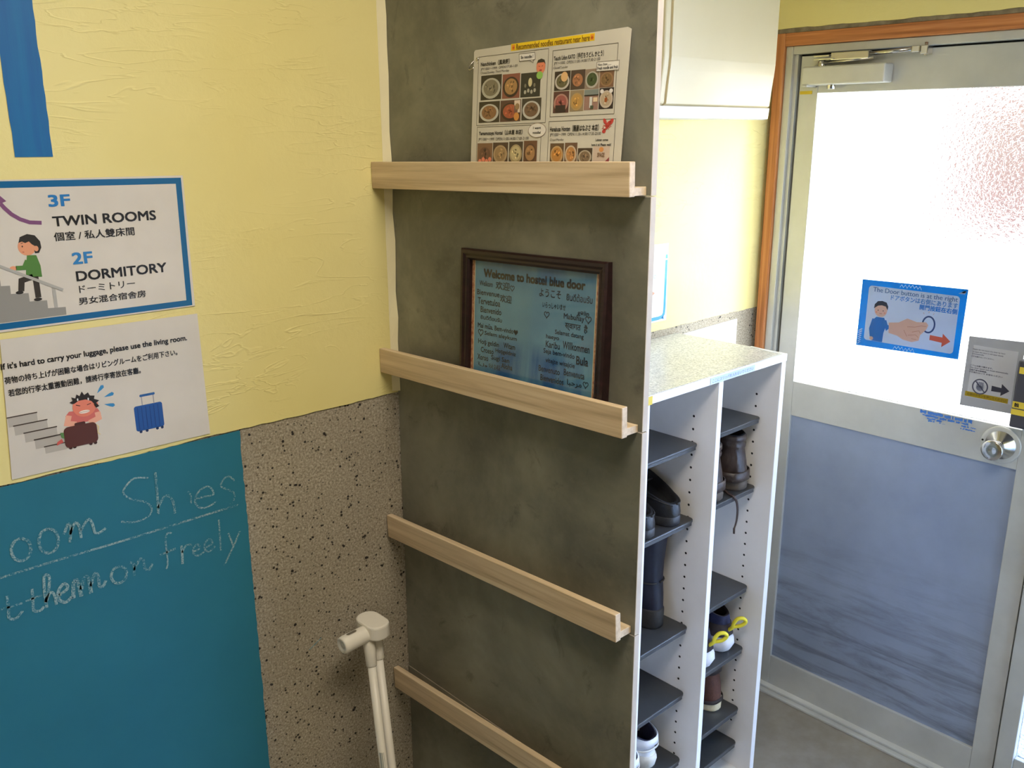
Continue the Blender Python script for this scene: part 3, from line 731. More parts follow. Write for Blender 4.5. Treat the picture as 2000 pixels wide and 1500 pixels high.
food(186.3, 139.8, 218.5, 167.2, (66, 50, 42), (224, 212, 196), (120, 110, 70)); s.ell(207, 159, 7, 7, (220, 176, 122), 5, None); food(219.5, 139.6, 247.8, 167, (96, 72, 58), None, (206, 130, 82)); food(248, 138.7, 275, 166.4, (170, 142, 118), (206, 198, 180), (78, 96, 54)); food(276, 139.6, 302.6, 163, (150, 104, 74), (176, 130, 84), (150, 112, 66))
food(186, 108, 218, 138.8, (110, 62, 56), (214, 150, 130), (192, 96, 86)); s.rect(191, 109, 212, 119, (50, 34, 34), 5, None); food(220, 109, 247.2, 138.6, (176, 150, 110), (214, 170, 96), (226, 166, 76)); s.cur = 'food_photo#b'; s.rect(248.2, 110, 275.6, 138, (150, 116, 104), 1, None); s.rect(248.2, 131, 275.6, 138, (120, 128, 124), 2, None); s.rect(248.2, 129.4, 275.6, 131, (40, 36, 34), 3, None); s.rect(259, 113, 264, 128, (206, 206, 200), 2, None); s.rect(266, 121, 274, 127, (220, 196, 160), 2, None); s.rect(261, 111, 267, 116, (70, 80, 60), 3, None)
food(277, 110.2, 304, 139, (56, 42, 46), (226, 206, 180), (214, 186, 150)); s.ell(290.5, 122.5, 2.8, 3.4, (150, 80, 40), 5, None); s.ell(282, 134.5, 3.4, 3, (222, 216, 210), 3, None); s.ell(299, 134.5, 3.4, 3, (222, 216, 210), 3, None)
s.rect(269.9, 162.3, 311.3, 174.6, (222, 216, 206), 6, 'lettering'); s.line([(269.9, 162.3), (311.2, 161.6), (311.4, 174.4), (269.9, 174.8)], 0.7, (120, 112, 100), 7, 'lettering', True); s.text('Nice chew........', 272, 169.3, 297, 172.8, K, 0.01, 8); s.text('Fresh noodle and fruit', 271.5, 164, 309.5, 168.2, K, 0.015, 8)
s.text('Yamamotoya Hontai（山本屋 本店）', 19, 77.5, 122, 86.5, K, 0.02); s.text('JPY1000～1999  OPEN:11:00-14:00/17:00-21:00', 18, 69.3, 136.5, 75, (70, 66, 60), 0.008)
s.ell(154.6, 84.2, 19, 10.6, (222, 216, 206), 4, 'lettering'); s.ring(154.6, 84.2, 19, 10.6, 0.8, (150, 130, 116), 5, 'lettering'); s.text('I want', 146, 86, 163, 89.4, K, 0.02, 6); s.text('noodle!', 145.5, 79, 163, 82.6, K, 0.02, 6)
food(16, 33.5, 53, 66.6, (150, 104, 70), None, (128, 84, 62)); [s.ell(24+i*8, 38+(i % 2)*3, 4, 3.6, (224, 130, 100), 5, None) for i in range(4)]; food(54.3, 33.5, 90, 67.2, (96, 66, 48), (206, 170, 120), (186, 146, 96)); food(92.5, 33.5, 124, 68, (84, 66, 50), (196, 170, 120), (224, 204, 144)); food(126, 33.5, 155.6, 69, (130, 84, 56), (110, 72, 50), (196, 140, 84))
s.text('Hanabusa Honten（麺屋はなぶさ 本店）', 182, 80.6, 280, 90.0, K, 0.02); s.text('JPY1000～1999  OPEN:11:30-14:00/17:30-20:00', 182.2, 73.5, 284.5, 79, (70, 66, 60), 0.008); s.text('Closed:Monday', 182.6, 67, 211.5, 71.2, (70, 66, 60), 0.006)
LB = (190, 64, 58); s.cur = 'lobster'
s.ell(296, 87.5, 3.4, 8.6, LB, 3, None, -0.75); s.ell(303, 92.5, 5, 3.0, LB, 3, None, 0.9); s.ell(291, 93, 5, 2.6, LB, 3, None, 2.2); s.ell(290, 79.5, 3.4, 2.6, LB, 3, None); [s.line([(294+i*2, 88), (299+i*2.2, 82+i*2)], 0.9, LB, 3, None) for i in range(3)]; [s.line([(296-i*2, 86-i*2), (288-i, 88-i*2)], 0.9, LB, 3, None) for i in range(3)]; s.ell(291.5, 84.5, 1.4, 1.4, (236, 214, 200), 5, None)
s.text('Lobster comes', 275.2, 66.2, 299, 69.6, K, 0.02); s.text('here it is! Please wait!', 267.8, 59.4, 305, 63, K, 0.02)
food(184, 33, 212.6, 64.3, (120, 86, 56), (224, 176, 110), (226, 150, 62)); food(214.5, 33, 239.8, 64.8, (130, 92, 66), (232, 206, 170), (222, 150, 76)); food(241.4, 33, 269.8, 56.8, (84, 62, 46), (206, 190, 160), (150, 120, 90)); s.cur = 'food_photo#c'; s.rect(271.6, 33, 302.8, 59, (196, 176, 160), 1, None); s.ell(287, 54.5, 4.4, 3.4, (206, 140, 80), 2, None); s.text('SPAGE', 280, 44, 294, 50, (120, 90, 60), 0.02, 4, None); s.poly([(289, 33), (302.8, 33), (302.8, 44)], (140, 64, 70), 2, None)
s.done()
b = MB(CHROME)
P = [(0.006+0.0105*math.cos(t)*0.8-0.004, -0.001+0.009*math.sin(t*1.0), 0.192+0.0105*math.sin(t)) for t in [2*math.pi*i/20 for i in range(19)]]
b.tube(P, 0.0009, CHROME, 6); b.lathe([(0, 0.0026), (0.0012, 0.0026), (0.0012, 0.0014)], (0.0095, -0.0008, 0.199), (0, -1, 0), CHROME, 14)
b.build('binder_ring', s.root)

# ------------------------------------------------------------------ framed poster
fr = thing('framed_poster', 'dark wooden frame with blue poster of greetings in many languages on the second ledge', 'picture frame', (-0.0215, -0.2285, 1.3085), -math.pi/2)
fr.rotation_euler = (-0.066, -0.024, -math.pi/2)
DW = m_wood('dark mahogany frame', (20, 10, 12), (30, 16, 19), (46, 26, 28), 0, 0.3)
FWm, FHm, BW_ = 0.338, 0.247, 0.0195
b = MB(DW)
prof = [(0.0, 0.012), (0.0, -0.004), (0.003, -0.007), (0.008, -0.007), (0.012, -0.004), (0.0155, -0.0045), (BW_, -0.001), (BW_, 0.012)]
rings = []
for cx, cz, dx, dz in ((0, 0, 1, 1), (FWm, 0, -1, 1), (FWm, FHm, -1, -1), (0, FHm, 1, -1)):
    rings.append([b.bm.verts.new((cx+dx*a, y, cz+dz*a)) for a, y in prof])
for i in range(4):
    A, B = rings[i], rings[(i+1) % 4]
    for j in range(len(prof)): b.bm.faces.new([A[j], B[j], B[(j+1) % len(prof)], A[(j+1) % len(prof)]])
b.build('frame', fr)
b = MB(mat('brown backing board', (110, 84, 60), 0.8)); b.box((0.002, 0.0125, 0.002), (FWm-0.002, 0.0145, FHm-0.002)); b.build('backing_board', fr)
class Poster(Sheet):
    def __init__(s): s.parts = {}; s.bl = False; s.root = fr
    def y(s, lay): return 0.0058 - lay*0.00012
s = Poster()
POSTER = m_paint('watercolour blue', (96, 158, 182), (124, 180, 196), (1, 1, 1), 0.5, 9)
k = NT(POSTER); vv = k.coord((7, 1, 1.0)); ff = k.noise(vv, 2.2, 4, 0.6, 0.5); sp = k.n('ShaderNodeSeparateXYZ'); k.l(k.coord(), sp.inputs[0])
edge = k.math('MAXIMUM', k.ramp(sp.outputs[2], [(0.075, BW[1]), (0.105, BW[0])]), k.ramp(sp.outputs[2], [(0.185, BW[0]), (0.235, BW[1])]))
k.l(k.mix(k.math('MULTIPLY', edge, k.ramp(ff, [(0.42, BW[0]), (0.62, BW[1])])), k.ramp(k.noise(k.coord(), 8, 4), [(0.35, (82, 128, 156)), (0.65, (98, 146, 170))]), (30, 86, 140)), k.b.inputs['Base Color'])
s.rect(19, 19, 319, 228, POSTER, 0, 'poster_sheet')
RAS = m_paint('red and cream pattern strip', (150, 72, 50), (214, 176, 136), (1, 1, 1), 0.6, 150)
for x0, x1, e0, e1 in ((19, 26, 26, 27.4), (309.5, 319, 308, 309.5)):
    s.rect(x0, 19, x1, 228, RAS, 1, 'pattern_strip#%d' % x0); s.rect(e0, 19, e1, 228, (206, 196, 160), 1, 'pattern_strip#%d' % x0)
TX = (16, 26, 38)
s.text('Welcome to hostel blue door', 49.5, 199.5, 286, 214.5, (22, 18, 24), 0.034)
def g(t, x0, z0, x1, z1, bold=0.0125, sh=0.0, c=TX): s.text(t, x0, z0, x1, z1, c, bold, 3, 'lettering', 0.0, sh)
g('Welkom', 39, 184.5, 73.4, 193.5); g('欢迎', 81, 182, 116, 196); s.heart(122.2, 187.5, 5, TX)
g('Bienvenue', 33.2, 168.5, 91, 178); g('欢迎', 92.7, 161.5, 121.5, 174.5); g('Tervetuloa', 35.5, 152.5, 93.5, 164); g('Bienvenido', 43.3, 138.5, 97, 149); g('ยินดีต้อนรับ', 44, 126.5, 99, 134.5)
g('Mai mūa. Bem-vindo', 37, 111, 128, 120); s.heart(133.9, 114.5, 5.4, TX, True); s.heart(45, 103, 6.4, TX); g('Selam aleykum', 55.2, 98, 137, 107)
g('Hoş geldin', 39, 80.5, 93, 91.5); g('Witam', 104.4, 84, 133.4, 93.5); g('Croeso', 46.4, 68.5, 79.5, 78); g('Hoşgeldiniz', 84.6, 71.5, 135.6, 80.5); g('Xoroo', 37.6, 54.5, 66, 64.5); g('Sugi San', 73.8, 57, 120, 67.5); g('Aloha', 100, 48, 128, 57.5); g('آلو', 38.4, 43, 64, 50); g('어서 오세요', 68, 42, 98, 52)
g('ようこそ', 186.4, 181, 235.1, 194, 0.014); g('ยินดีต้อนรับ', 247, 180.5, 302, 193); g('いらっしゃいませ', 194.6, 163.5, 246, 173); g('gəlin', 272, 158.5, 296, 168); s.heart(205, 153, 5.6, TX)
g('Mabuhay', 242.8, 148.5, 287, 160); s.heart(295.2, 155.5, 6, TX); g('स्वागत', 246.4, 133, 280, 145); g('है', 286.5, 133, 295, 147)
g('Selamat datang', 225, 122, 287, 131.5); g('haeyo', 205.3, 113, 234.8, 121.5); g('Karibu', 205.2, 100, 236.8, 111); g('Willkommen', 243.2, 103, 300.5, 115.5); g('Seja bem-vindo', 200.6, 87.5, 269.6, 98); g('Bula', 273.4, 82, 299, 96, 0.02); g('vítejte witajcie', 206, 73, 271, 82.5); g('Benvenuto', 190.8, 58.5, 239, 68.5); g('Benvenuta', 247.9, 60.5, 292.3, 71.5)
g('Bienvenidos', 195.6, 43.5, 248, 54); g('\ufe8e\ufe92\ufea3\ufeae\ufee3', 255.7, 44, 287.4, 56, 0.014); s.heart(295.6, 53, 5.4, TX)
for n, m in s.parts.items(): m.build(n.split('#')[0], fr)
PG = mat('picture glass', (255, 255, 255), 0.04); k = NT(PG)
tr = k.n('ShaderNodeBsdfTransparent'); gl = k.n('ShaderNodeBsdfGlossy'); gl.inputs['Roughness'].default_value = 0.04
mx = k.n('ShaderNodeMixShader'); mx.inputs[0].default_value = 0.03
k.l(tr.outputs[0], mx.inputs[1]); k.l(gl.outputs[0], mx.inputs[2]); k.l(mx.outputs[0], k.t.nodes['Material Output'].inputs['Surface'])
b = MB(PG); b.box((0.018, 0.0030, 0.018), (FWm-0.018, 0.0042, FHm-0.018)); b.build('glass_pane', fr)

# ------------------------------------------------------------------ signs on the door glass
def onglass(u, z): return (XD+0.0125, -u, z)
s = Sheet('door_button_sign', 'blue-framed sign on the door glass with a boy and a pointing hand', 'sign', onglass(0.307, 1.176), -math.pi/2, True)
SH = m_sheet('backlit laminated sheet', (236, 240, 242), 0.55)
DB = (0, 116, 196)
s.sheet([(0.8, 0), (274.5, 7.5), (277, 189), (0.8, 183.6)], SH, 0.5)
s.poly([(1, 0.4), (274.2, 8), (276.6, 188.6), (1, 183.2)], DB, 1, 'border'); s.rrect(21, 19, 259.5, 169, 9, (232, 236, 238), 2, 'panel')
TB = (96, 130, 160)
s.text('The Door button is at the right', 33.5, 150, 255, 166, TB, 0.008, 4); s.text('ドアボタンは右側にあります', 84, 137, 257, 151.5, (84, 150, 210), 0.012, 4); s.text('開門按鈕在右側', 162, 122, 257.5, 136, (70, 150, 225), 0.022, 4)
SKB = (236, 196, 176); s.cur = 'boy'
s.ell(60.5, 106, 17.5, 18.5, SKB, 3); s.poly([(41, 108), (42, 120), (50, 129.5), (62, 131.5), (74, 128.5), (79.5, 118), (78.5, 108), (73, 117.5), (62, 119.5), (52, 117.5), (45, 112)], (64, 68, 84), 4)
for x in (53, 67): s.ell(x, 105, 1.2, 1.7, (70, 60, 66), 5)
s.line([(57.5, 97.5), (61, 96.5), (64.5, 97.5)], 1, (180, 90, 80), 5); s.ell(49, 99.5, 2.6, 2, (236, 160, 140), 4); s.ell(71.5, 99.5, 2.6, 2, (236, 160, 140), 4)
BLU = (36, 128, 208)
s.poly([(50, 86.5), (72, 86.5), (80, 70), (74, 45), (73, 19.5), (43, 19.5), (36, 56), (42, 78)], BLU, 3); s.line([(44, 80), (37.5, 52), (41.5, 31)], 9, BLU, 4); s.line([(74, 80), (82, 60), (88, 66)], 9, (44, 136, 214), 4); s.ell(42, 26, 5.4, 5, SKB, 4)
s.cur = 'hand'; s.poly([(86, 76), (88, 48), (112, 44), (128, 36), (152, 33), (170, 40), (172, 55), (186, 72), (190, 84), (184, 91), (160, 88), (134, 94), (112, 80)], SKB, 5)
for P in ([(150, 60), (168, 66), (172, 60)], [(140, 50), (160, 54), (168, 48)], [(136, 72), (156, 74), (172, 80), (186, 80)], [(128, 62), (138, 46)], [(150, 42), (164, 42)]): s.line(P, 1.5, (214, 158, 138), 6)
s.cur = 'button'; s.ring(190, 86, 15.5, 21, 4.2, (74, 92, 132), 4)
for x, z, a in ((176, 112, 2.2), (188, 116, 1.6), (199, 113, 1.0)): s.line([(x, z), (x+4*math.cos(a), z+5*math.sin(a))], 1.6, (226, 196, 170), 4)
s.cur = 'arrow'; s.poly([(197, 46.5), (197, 59.5), (229, 58), (229, 68), (250, 50.5), (229, 32.5), (229, 44)], (226, 112, 86), 4)
s.done()
CT = m_sheet('clear tape', (220, 228, 232), 0.6)
rs = random.Random(4)
def crease(quads):
    b = MB(CT); b.recalc = False
    for q_ in quads: b.ngon([(x, -0.0022, z) for x, z in q_])
    b.build('tape_crease', s.root)
for x0, x1, z in ((0.105, 0.162, 0.173), (0.105, 0.162, 0.0055)):
    zz = [z+(0.009 if i % 2 else 0.001)+rs.uniform(-0.001, 0.002) for i in range(13)]
    crease([[(x0+(x1-x0)*i/12, zz[i]-0.0012), (x0+(x1-x0)*(i+1)/12, zz[i+1]-0.0012), (x0+(x1-x0)*(i+1)/12, zz[i+1]+0.0012), (x0+(x1-x0)*i/12, zz[i]+0.0012)] for i in range(12)])
crease([[(0.004, 0.006+i*0.006), (0.006, 0.005+i*0.006), (0.013+i*0.0007, 0.012+i*0.006), (0.012, 0.013+i*0.006)] for i in range(7)])
crease([[(0.255+i*0.003, 0.176), (0.257+i*0.003, 0.175), (0.27+i*0.001, 0.183), (0.268, 0.184)] for i in range(5)])

s = Sheet('notice_sheet', 'greyish plastic sleeve notice with no-hand symbol, dark arrow and yellow strip above the knob', 'sign', (XD-0.0015, -0.605, 1.0708), -math.pi/2, True)
SL = m_sheet('grey plastic sleeve', (168, 168, 172), 0.30, 0.2); SP = m_sheet('white paper in sleeve', (214, 214, 222), 0.35, 0.3)
s.sheet([(0, 0.5), (127, 4), (131.5, 186), (0.8, 180.5)], SL, 0.5); s.rect(14, 26, 118, 160, SP, 1, 'paper')
DG = (112, 112, 134)
for i, (t, x0, x1, z) in enumerate((('Please do not touch the door by hand', 13.5, 89, 149.5), ('to open the door it will open slowly', 13.4, 86, 143), ('automatically.', 12.5, 42, 137.5), ('お手を触れないでください。', 11.5, 66, 131.5))): s.text(t, x0, z-2, x1, z+2, DG, 0.012, 3)
for i, (t, x0, x1, z) in enumerate((('ドアは自動で開きます。', 13, 66, 108), ('The door opens and closes automatically.', 12.8, 103, 102), ('自動門會自動開關。', 12, 54, 96.5), ('手を触れないで お待ちください', 11, 91, 91))): s.text(t, x0, z-2, x1, z+2, DG, 0.012, 3)
s.cur = 'no_hand_symbol'; s.ell(42.5, 57, 10, 11.5, (190, 192, 206), 2)
for i in range(4): s.line([(36+i*4, 55), (34.5+i*4.6, 69)], 2.6, (150, 154, 178), 3)
s.ell(42, 53, 8, 7, (150, 154, 178), 3); s.ring(42.5, 57, 17.5, 18.5, 3.2, DG, 4); s.line([(30, 70), (55, 44)], 2.8, DG, 5)
s.cur = 'arrow'; s.poly([(69.5, 51), (69.5, 65), (92, 63.5), (92, 74), (111, 59), (92, 43), (92, 52)], (88, 86, 100), 3)
s.rect(9, 27, 111, 39.5, (206, 180, 50), 2, 'yellow_strip'); s.text('右側のボタンを押してください', 14, 30, 106, 37, (140, 118, 40), 0.01, 4)
s.done()
bx = thing('lock_box', 'dark grey lock box with yellow labels on the door edge above the knob', 'lock box', (XD, -0.7345, 1.05), -math.pi/2)
b = MB(mat('dark grey plastic', (66, 64, 72), 0.5)); b.box((0.0, -0.032, 0.0), (0.078, -0.003, 0.167), None, 0.004); b.build('case', bx)
b = MB(mat('yellow label', (216, 190, 60), 0.5)); b.box((0.006, -0.0335, 0.136), (0.07, -0.0322, 0.152)); b.build('yellow_label', bx); b = MB(MATS['yellow label']); b.box((0.002, -0.0335, 0.05), (0.074, -0.0322, 0.066)); b.build('yellow_label', bx); b = MB(MATS['yellow label']); b.box((0.001, -0.0335, 0.033), (0.074, -0.0322, 0.047)); b.build('yellow_label', bx)
class BoxText(Sheet):
    def __init__(s): s.parts = {}; s.bl = False; s.root = bx
    def y(s, lay): return -0.0339
s = BoxText(); s.text('触', 6, 52.5, 17, 63.5, K, 0.02)
for n, m in s.parts.items(): m.build(n, bx)

# ------------------------------------------------------------------ air conditioner
ac = thing('air_conditioner', 'cream wall-mounted air conditioner above the shoe rack', 'air conditioner', (0, -0.004, 0))
ACM = m_paint('cream plastic', (228, 214, 172), (232, 219, 180), (1, 1, 1), 0.42, 3); ACW = m_paint('white plastic', (236, 236, 232), (240, 240, 236), (1, 1, 1), 0.4, 3)
yA = -0.200
prof = [(0.0, 1.80), (0.0, 2.12), (-0.17, 2.12), (-0.193, 2.108), (yA, 2.085), (yA, 1.90), (yA+0.002, 1.875), (yA+0.005, 1.853), (-0.1905, 1.806), (-0.180, 1.80)]
b = MB(ACM); b.prism(prof, 0, 0.588, 0.9895, ACM, 0.0, False); o = b.build('body', ac)
b = MB(ACM); c = [(y*0.985 if y < 0 else y, z) for y, z in prof]; b.prism(c, 0, 0.566, 0.5865, ACM, 0.004); b.build('end_cap', ac); b = MB(ACM); b.prism(c, 0, 0.9905, 0.998, ACM, 0.002); b.build('end_cap', ac)
b = MB(ACW); b.prism([(-0.1895, 1.8015), (-0.1865, 1.7765), (-0.176, 1.7745), (-0.13, 1.7745), (-0.13, 1.781), (-0.174, 1.783), (-0.178, 1.800)], 0, 0.568, 0.996, ACW, 0.001); b.build('louver_flap', ac)
b = MB(mat('dark slot', (70, 70, 68), 0.6)); b.box((0.58, -0.172, 1.796), (0.985, -0.09, 1.7995)); b.build('outlet_slot', ac)
b = MB(ACW); b.box((0.575, -0.128, 1.776), (0.99, -0.002, 1.7955), ACW, 0.003); b.build('bottom_cover', ac)

# ------------------------------------------------------------------ shoe rack
RF, RX0, RX1, RT = -0.3305, 0.381, 0.9295, 1.2248
rack = thing('shoe_rack', 'white two-column shoe rack with dark grey shelves behind the partition', 'shoe rack', (0, -0.0005, 0))
HOLE = mat('dark drill hole', (22, 22, 24), 0.8)
def panel(name, x0, x1, holes):
    b = MB(WHITE_LAM, HOLE); b.box((x0, RF, 0.0), (x1, -0.006, RT-0.0185), WHITE_LAM, 0.0008, 1)
    for side, x in (('l', x0), ('r', x1)):
        if side not in holes: continue
        sg = -1 if side == 'l' else 1
        for i in range(31):
            z = 1.1125 - 0.0316*i*1.005
            if z < 0.06: break
            for y in (-0.2675+0.0002*i, -0.06): b.lathe([(0.0004, 0.0031), (0.0004, 0.0)], (x, y, z), (sg, 0, 0), HOLE, 10)
        for y in (-0.286, -0.05): b.lathe([(0.0004, 0.0065), (0.0004, 0.0)], (x, y, RT-0.042+0.014), (sg, 0, 0), HOLE, 16)
    b.recalc = False
    return b.build(name, rack)
panel('side_panel', RX0, RX0+0.018, 'r'); panel('divider', 0.645, 0.6625, 'lr'); panel('side_panel', 0.909, 0.928, 'l')
b = MB(WHITE_LAM); b.box((RX0-0.001, RF-0.001, RT-0.0183), (RX1, -0.002, RT), WHITE_LAM, 0.0008, 1); b.build('top_board', rack)
b = MB(WHITE_LAM); b.box((RX0+0.0185, -0.0055, 0.05), (0.9085, -0.001, RT-0.019)); b.build('back_panel', rack)
b = MB(WHITE_LAM); b.box((RX0+0.0185, RF+0.01, 0.0), (0.6445, -0.006, 0.018)); b.build('bottom_board', rack); b = MB(WHITE_LAM); b.box((0.663, RF+0.01, 0.0), (0.9085, -0.006, 0.018)); b.build('bottom_board', rack)
SHELF = m_paint('dark grey plastic shelf', (58, 60, 62), (66, 68, 70), (1, 1, 1), 0.32, 25)
ZL = [1.051, 0.861, 0.573, 0.386, 0.190]; ZR = [1.057, 0.871, 0.587, 0.402, 0.213, 0.104]
def shelf(x0, x1, z):
    b = MB(SHELF); yf, yb, r = -0.2885, -0.0075, 0.016
    P = [(x0, yb)]
    for cx, a0 in ((x0+r, 180), (x1-r, 270)):
        for i in range(7):
            t = math.radians(a0+15*i); P.append((cx+r*math.cos(t), yf+r+r*math.sin(t)))
    P.append((x1, yb))
    b.prism(P, 2, z-0.0065, z, SHELF, 0.0022)
    b.prism([(x0+0.014, yf+0.001), (x1-0.014, yf+0.001), (x1-0.014, yf+0.005), (x0+0.014, yf+0.005)], 2, z-0.013, z-0.0062, SHELF)
    b.build('shelf', rack)
for z in ZL: shelf(0.4, 0.6442, z)
for z in ZR: shelf(0.6633, 0.908, z)
# speckled sheet laid on the top, its edges a little torn, with clear tape
b = MB(COVER); rs = random.Random(21)
P = []
for x, y, x2, y2, n in ((RX0+0.002, RF+0.001, 0.90, RF+0.001, 24), (0.90, RF+0.003, 0.924, RF+0.028, 4), (0.924, RF+0.03, 0.922, -0.006, 14), (0.922, -0.006, RX0+0.002, -0.006, 4)):
    for i in range(n): t = i/n; P.append((x+(x2-x)*t+rs.uniform(-0.0012, 0.0012), y+(y2-y)*t+rs.uniform(0, 0.0022)))
b.prism(P, 2, RT+0.0002, RT+0.0011, COVER); b.build('top_cover', rack)
TAPE = mat('shiny clear tape', (240, 242, 244), 0.15)
b = MB(TAPE); b.prism([(0.905, RF+0.004), (0.918, RF+0.012), (0.9285, RF+0.10), (0.920, RF+0.10), (0.908, RF+0.04)], 2, RT+0.0013, RT+0.0018, TAPE)
b.prism([(0.78, RF-0.0005), (0.90, RF-0.0005), (0.918, RF+0.006), (0.898, RF+0.008), (0.82, RF+0.005)], 2, RT+0.0013, RT+0.0019, TAPE); b.build('clear_tape', rack)
lb = MB(mat('pale blue label tape', (192, 204, 224), 0.4)); lb.box((0.608, RF-0.0022, RT-0.0165), (0.785, RF-0.0011, RT-0.002)); lb = lb.build('label_strip', rack)
class Lab(Sheet):
    def __init__(s): s.parts = {}; s.bl = False; s.root = lb
    def y(s, lay): return RF-0.0026
s = Lab(); s.text('ここにスリッパを入れないでください', 614, (RT-0.0135)*1000, 778, (RT-0.005)*1000, (70, 104, 176), 0.004)
for n, m in s.parts.items(): m.build(n, lb)
b = MB(MATS['yellow tape']); b.box((RX0+0.002, RF-0.0024, RT-0.0185), (RX0+0.022, RF-0.0012, RT-0.0005)); b.build('yellow_tape', rack)

b = MB(m_sheet('blank white sheet', (238, 238, 236))); b.prism([(0.80, 1.03), (1.214, 1.03), (1.2113, 1.2235), (0.80, 1.214)], 1, -0.0035, -0.0008)
tag(b.build('white_sheet'), 'blank white sheet on the speckled wall between shoe rack and door', 'sheet')

# ------------------------------------------------------------------ shoes
def foot(y0, y1, hw, n=32, toe=1.0, heel=0.90):
    """foot outline, heel at y0 and toe at y1"""
    P = []; L = y1-y0
    for i in range(n):
        t = 2*math.pi*i/n; cy, sx = -math.cos(t), math.sin(t)
        e = 0.72
        yy = y0 + L*(0.5+0.5*math.copysign(abs(cy)**0.92, cy)); u = (yy-y0)/L
        wv = heel + (toe-heel)*min(1, max(0, (u-0.15)/0.5)); 
        P.append((hw*wv*math.copysign(abs(sx)**e, sx), yy))
    return P
def loft(mb, levels, m, n=32, cap_lo=True, cap_hi=False):
    """levels: (z, y0, y1, half width, slope, toe, heel); slope lifts z with distance from the heel"""
    R = []
    for lv in levels:
        z, y0, y1, hw, sl = lv[:5]; toe, heel = (lv[5:7] if len(lv) > 5 else (1.0, 0.90))
        P = foot(y0, y1, hw, n, toe, heel); R.append([mb.bm.verts.new((x, y, z+sl*(y-y0))) for x, y in P])
    k = mb.mi(m)
    for A, B in zip(R, R[1:]):
        for j in range(n):
            f = mb.bm.faces.new([A[j], A[(j+1) % n], B[(j+1) % n], B[j]]); f.material_index = k; f.smooth = True
    if cap_lo: f = mb.bm.faces.new(R[0][::-1]); f.material_index = k
    if cap_hi: f = mb.bm.faces.new(R[-1]); f.material_index = k
    return R
def inner(levels, depth, shrink=0.86):
    z, y0, y1, hw, sl = levels[-1][:5]; ex = tuple(levels[-1][5:7]) if len(levels[-1]) > 5 else (1.0, 0.90)
    c = (y0+y1)/2; out = [levels[-1]]
    for q_, s_ in ((0.0, 0.93), (0.004, shrink), (depth, shrink*0.92)):
        out.append((z-q_ if q_ != 0.0 else z+0.002, c-(c-y0)*s_, c+(y1-c)*s_, hw*s_, sl) + ex)
    return out
def shoe(name, label, loc, rotz, sole, upper, mats, group=None, depth=0.05, cat='shoe'):
    r = thing(name, label, cat, loc, rotz, group)
    b = MB(mats[0]); loft(b, sole, mats[0], cap_hi=True); b.build('sole', r)
    b = MB(mats[1]); loft(b, upper, mats[1], cap_lo=False); b.build('upper', r)
    b = MB(mats[2]); loft(b, inner(upper, depth), mats[2], cap_lo=False, cap_hi=True); b.build('lining', r)
    return r
RUB = m_fabric('black rubber', (40, 40, 42), (52, 52, 54), 0.5, 120)
# black clogs
CLOG = m_leather('black clog', (24, 24, 26), (34, 34, 36), 0.38); DARK = m_fabric('black lining', (16, 16, 18), (24, 24, 28), 0.9)
def clog(x, y, rz, lab):
    sole = [(0, 0.004, 0.262, 0.044, 0), (0.004, 0, 0.268, 0.047, 0), (0.022, -0.001, 0.268, 0.047, 0), (0.026, 0.002, 0.266, 0.045, 0)]
    up = [(0.024, 0.000, 0.267, 0.0465, 0), (0.034, -0.001, 0.264, 0.0465, 0.03), (0.044, 0.001, 0.245, 0.045, 0.10), (0.052, 0.003, 0.215, 0.043, 0.22), (0.055, 0.006, 0.180, 0.040, 0.38)]
    r = shoe('clog', lab, (x, y, 0.861), rz, sole, up, (RUB, CLOG, DARK), 'black clogs in the left column', 0.02)
    b = MB(CLOG); P = foot(0.0035, 0.21, 0.0435); b.tube([(px, py, 0.0535+0.24*py) for px, py in P if py < 0.12][::1], 0.0024, CLOG, 6); b.build('rim', r)
clog(0.578, -0.284, -0.03, 'black clog beside the divider on the second shelf of the left column'); clog(0.480, -0.287, 0.02, 'black clog on the second shelf, partly hidden by the partition edge')
# tall navy boot
NAVY = m_fabric('navy boot fabric', (14, 17, 32), (22, 26, 46), 0.55, 90); NAVY_R = m_fabric('dark rubber foxing', (34, 32, 29), (48, 45, 40), 0.7, 200)
def tallboot(x, y, rz, lab):
    sole = [(0, 0.003, 0.262, 0.045, 0), (0.006, 0, 0.268, 0.047, 0), (0.048, -0.001, 0.268, 0.047, 0), (0.052, 0.002, 0.264, 0.045, 0)]
    up = [(0.050, 0.002, 0.262, 0.0445, 0), (0.068, 0.003, 0.245, 0.045, 0, 1, 0.93), (0.085, 0.005, 0.205, 0.044, 0, 1, 0.94), (0.105, 0.008, 0.165, 0.043, 0, 1, 0.95), (0.135, 0.010, 0.142, 0.042, 0, 1, 0.95), (0.170, 0.010, 0.138, 0.0435, 0, 1, 0.98), (0.215, 0.006, 0.145, 0.047, 0, 1, 1), (0.255, 0.003, 0.150, 0.049, 0, 1, 1)]
    r = shoe('tall_boot', lab, (x, y, 0.573), rz, sole, up, (NAVY_R, NAVY, DARK), 'navy boots in the left column', 0.06, 'boot')
    b = MB(NAVY)
    b.tube([(0.020, 0.010, 0.235), (0.026, -0.004, 0.262), (0.032, -0.004, 0.262), (0.034, 0.010, 0.235)], 0.0035, NAVY, 6); b.build('pull_loop', r)
    b = MB(NAVY_R); b.tube([(px*1.02, py-0.001, 0.123) for px, py in foot(0.008, 0.155, 0.0435, 32, 1, 0.92)] , 0.0022, NAVY_R, 6); b.build('ankle_band', r)
tallboot(0.585, -0.245, -0.02, 'tall navy boot beside the divider on the third shelf of the left column'); tallboot(0.468, -0.245, 0.02, 'tall navy boot mostly hidden behind the partition edge')
